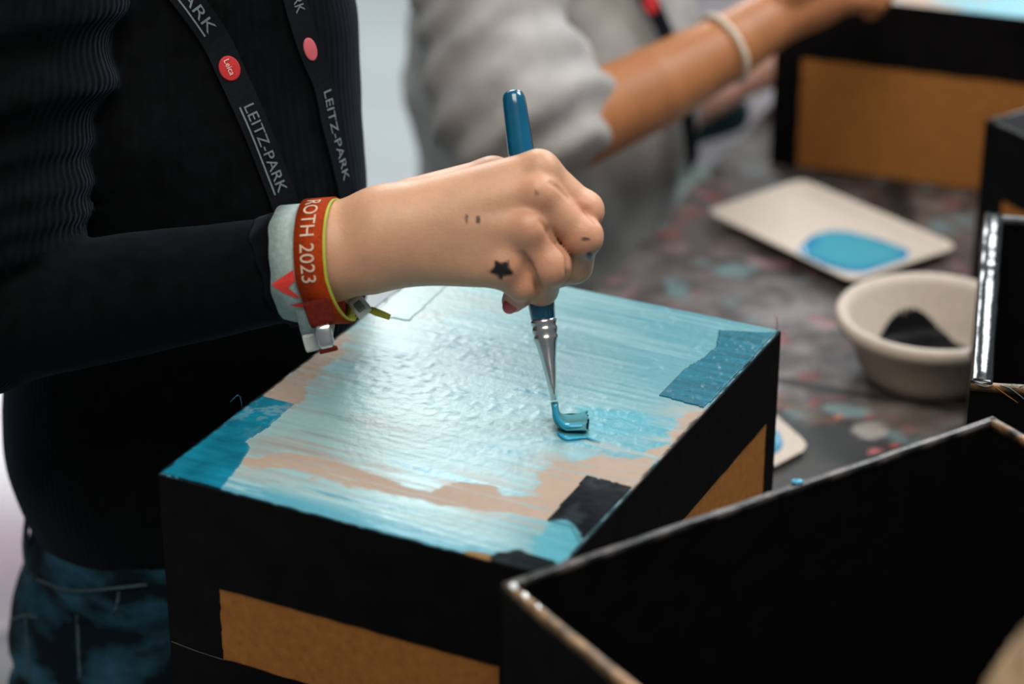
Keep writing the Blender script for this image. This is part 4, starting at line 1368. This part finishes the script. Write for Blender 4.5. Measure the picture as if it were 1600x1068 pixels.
jf2 = U([ecap(h2, h2 + [0, 0, .12], .12, .112, SV, 1.25)] + [x for q, k_ in enumerate(kn) for x in (cap_(h2 + [.0, (-.08, .08)[q], .01], k_, .082, .062), cap_(k_, [k_[0] - .02, k_[1], .08], .058, .045))], .035)
V, Q = sdf_mesh(lambda P: jf2(P) + .005 * np.sin(P[:, 0] * 70 + 6 * fbm(P[:, 0] * 12, P[:, 1] * 12, P[:, 2] * 12, seed=9, oc=2)), [h2[0] - .2, h2[1] - .25, .06], [h2[0] + .46, h2[1] + .25, .78], .008)
mesh('jeans', V, Q, M['bluejeans'], p2)
for k_ in kn:
    a = np.array([k_[0] - .06, k_[1], .045]); b = np.array([k_[0] + .10, k_[1], .032])
    f_ = cap_(a, b, .045, .034)
    V, Q = sdf_mesh(lambda P: np.maximum(f_(P), .002 - P[:, 2]), a - .06, b + .06, .007); mesh('shoe', V, Q, M['shoe'], p2)
head_parts(p2, t2c + np.array([.04, .0, .20]), (1, -.2, -.4), .09, mk('light_brown_hair', (.12, .07, .035), .5, .4, .3, 40, .6, 200), 5, hairlen=.3)
lan2 = thing('lanyard', 'blurred black lanyard with a red disc on the grey sweatshirt', 'lanyard', tuple(march(shirt2, 1000, 20, 1.8, 2.3)))
fmS, lS, so = strap_on([(905, -230), (945, -140), (975, -60), (992, -10), (1012, 30), (1032, 80), (1048, 140), (1058, 195), (1064, 250)], tor2, 1.85, 2.35, .0095, M['strap'], lan2, .012)
disc_on('red_disc', fmS, upos(fmS, lS, 5), 0, .0095, .0085, .0016, M['reddot'], lan2)
fq = lambda u, v, h=0: fmS(lS, 0) - UP * u + RIGHT * v - FWD * (.003 + h)
V, F = loft([np.array([fq(u, -.014), fq(u, .014), fq(u, .014, .002), fq(u, -.014, .002)]) for u in (0, .02, .04)]); mesh('badge', V, F, M['mint'], lan2, sm=False)

# string bracelet
brc = thing('bracelet', 'thin cream string bracelet round the outstretched forearm', 'bracelet', tuple(at(1130, 65, 1.92)))
ax2 = J2[4] - J2[2]; ax2 /= np.linalg.norm(ax2); cb = at(1130, 76, 1.923)
eu2 = UP - (UP @ ax2) * ax2; eu2 /= np.linalg.norm(eu2); ec2 = np.cross(eu2, ax2)
rr = [cb + (.0287) * (math.cos(a) * eu2 + math.sin(a) * ec2) for a in np.linspace(0, 2 * math.pi, 49)]
V, F = tube(rr, .0024, 8); mesh('string', V, F, M['string'], brc)

# ---------------------------------------------------------------- third person, mostly hidden behind the back box
p4 = thing('person', 'blurred person in pale lavender clothes behind the back box', 'person', (.30, 2.55, 0))
q0, q1, q2 = ony(1165, 330, 2.50), ony(1190, 120, 2.52), ony(1230, -150, 2.55)
f4 = U([ecap(q0, q1, .105, .11, SV, 1.2), ecap(q1, q2, .11, .10, SV, 1.2)], .04)
V, Q = sdf_mesh(lambda P: f4(P) + .008 * (fbm(P[:, 0] * 11, P[:, 1] * 11, P[:, 2] * 11, seed=411, oc=3) - .5), np.minimum(q0, q2) - .16, np.maximum(q0, q2) + .16, .008)
mesh('shirt', V, Q, M['pale_shirt'], p4)
a4 = [at(1078, 160, 2.30), at(1120, 140, 2.30), at(1190, 108, 2.30), at(1222, 98, 2.30)]
f_ = U([cap_(a4[0], a4[1], .024, .021), cap_(a4[1], a4[2], .021, .018), cap_(a4[2], a4[3], .018, .02)], .01)
lo, hi = bounds(a4, .04); V, Q = sdf_mesh(f_, lo, hi, .005); mesh('forearm', V, Q, M['plainskin'], p4)
f_ = cap_(at(1075, 195, 2.34), at(1140, 178, 2.36), .022, .02)
V, Q = sdf_mesh(f_, at(1100, 190, 2.35) - .07, at(1100, 190, 2.35) + .07, .005); mesh('pocket', V, Q, M['shirt_dark'], p4)
h4 = np.array([q0[0], q0[1] + .02, .50])
f_ = U([cap_(h4, [h4[0], h4[1], .62], .11, .11), cap_(h4 + [0, -.06, 0], h4 + [-.04, -.06, -.42], .085, .05), cap_(h4 + [0, .08, 0], h4 + [-.04, .08, -.42], .085, .05)], .03)
V, Q = sdf_mesh(lambda P: np.maximum(f_(P), .002 - P[:, 2]), h4 - [.2, .22, .52], h4 + [.2, .22, .26], .01); mesh('trousers', V, Q, M['pale_shirt'], p4)
head_parts(p4, q2 + np.array([.0, -.02, .2]), (.4, -.9, -.2), .09, mk('dark_hair', (.03, .02, .015), .5, .4, .3, 40, .6, 200), 7, hairlen=.2)

# ---------------------------------------------------------------- person leaning in at the lower right
p3 = thing('person', 'out of focus dark blond head leaning into the lower right corner', 'person', (.42, .55, 0))
hc3 = at(1885, 1290, .94)
head_parts(p3, hc3, (-.3, .8, -.5), .088, M['hair'], 9, hairlen=.2)
b3 = hc3 + np.array([.05, -.21, -.14]); b4 = np.array([b3[0] + .10, b3[1] - .32, .62])
f_ = U([ecap(b3 + [0, -.02, 0], b4, .085, .10, (.8, .5, 0), 1.4), cap_(b4, [b4[0], b4[1], .45], .10, .10), cap_(b4 + [-.06, 0, -.1], [b4[0] - .07, b4[1], .06], .085, .05), cap_(b4 + [.06, 0, -.1], [b4[0] + .07, b4[1], .06], .085, .05)], .04)
V, Q = sdf_mesh(lambda P: np.maximum(f_(P), .002 - P[:, 2]), [b4[0] - .32, b4[1] - .22, 0], [b3[0] + .3, b3[1] + .2, b3[2] + .14], .012)
mesh('clothes', V, Q, M['shirt_dark'], p3)

# ---------------------------------------------------------------- pale pouf on the floor behind the painter
pf = thing('pouf', 'pale pinkish white pouf on the floor behind the painter', 'pouf', (-.66, 2.5, 0))
pinkw = mk('pale_pink_fabric', (.84, .68, .80), .9, .15, .06, 6, .2, 200, c2=(.86, .87, .89))
prof = [(.0, .0), (.26, .0), (.30, .03), (.33, .10), (.33, .20), (.29, .27), (.20, .30), (.0001, .305)]
lathe('cushion', prof, (-.66, 2.5, .001), pinkw, pf, 48)
V, F = tube([(-.66 + .335 * math.cos(a), 2.5 + .335 * math.sin(a), .15) for a in np.linspace(0, 2 * math.pi, 49)], .005, 6); mesh('piping', V, F, pinkw, pf)
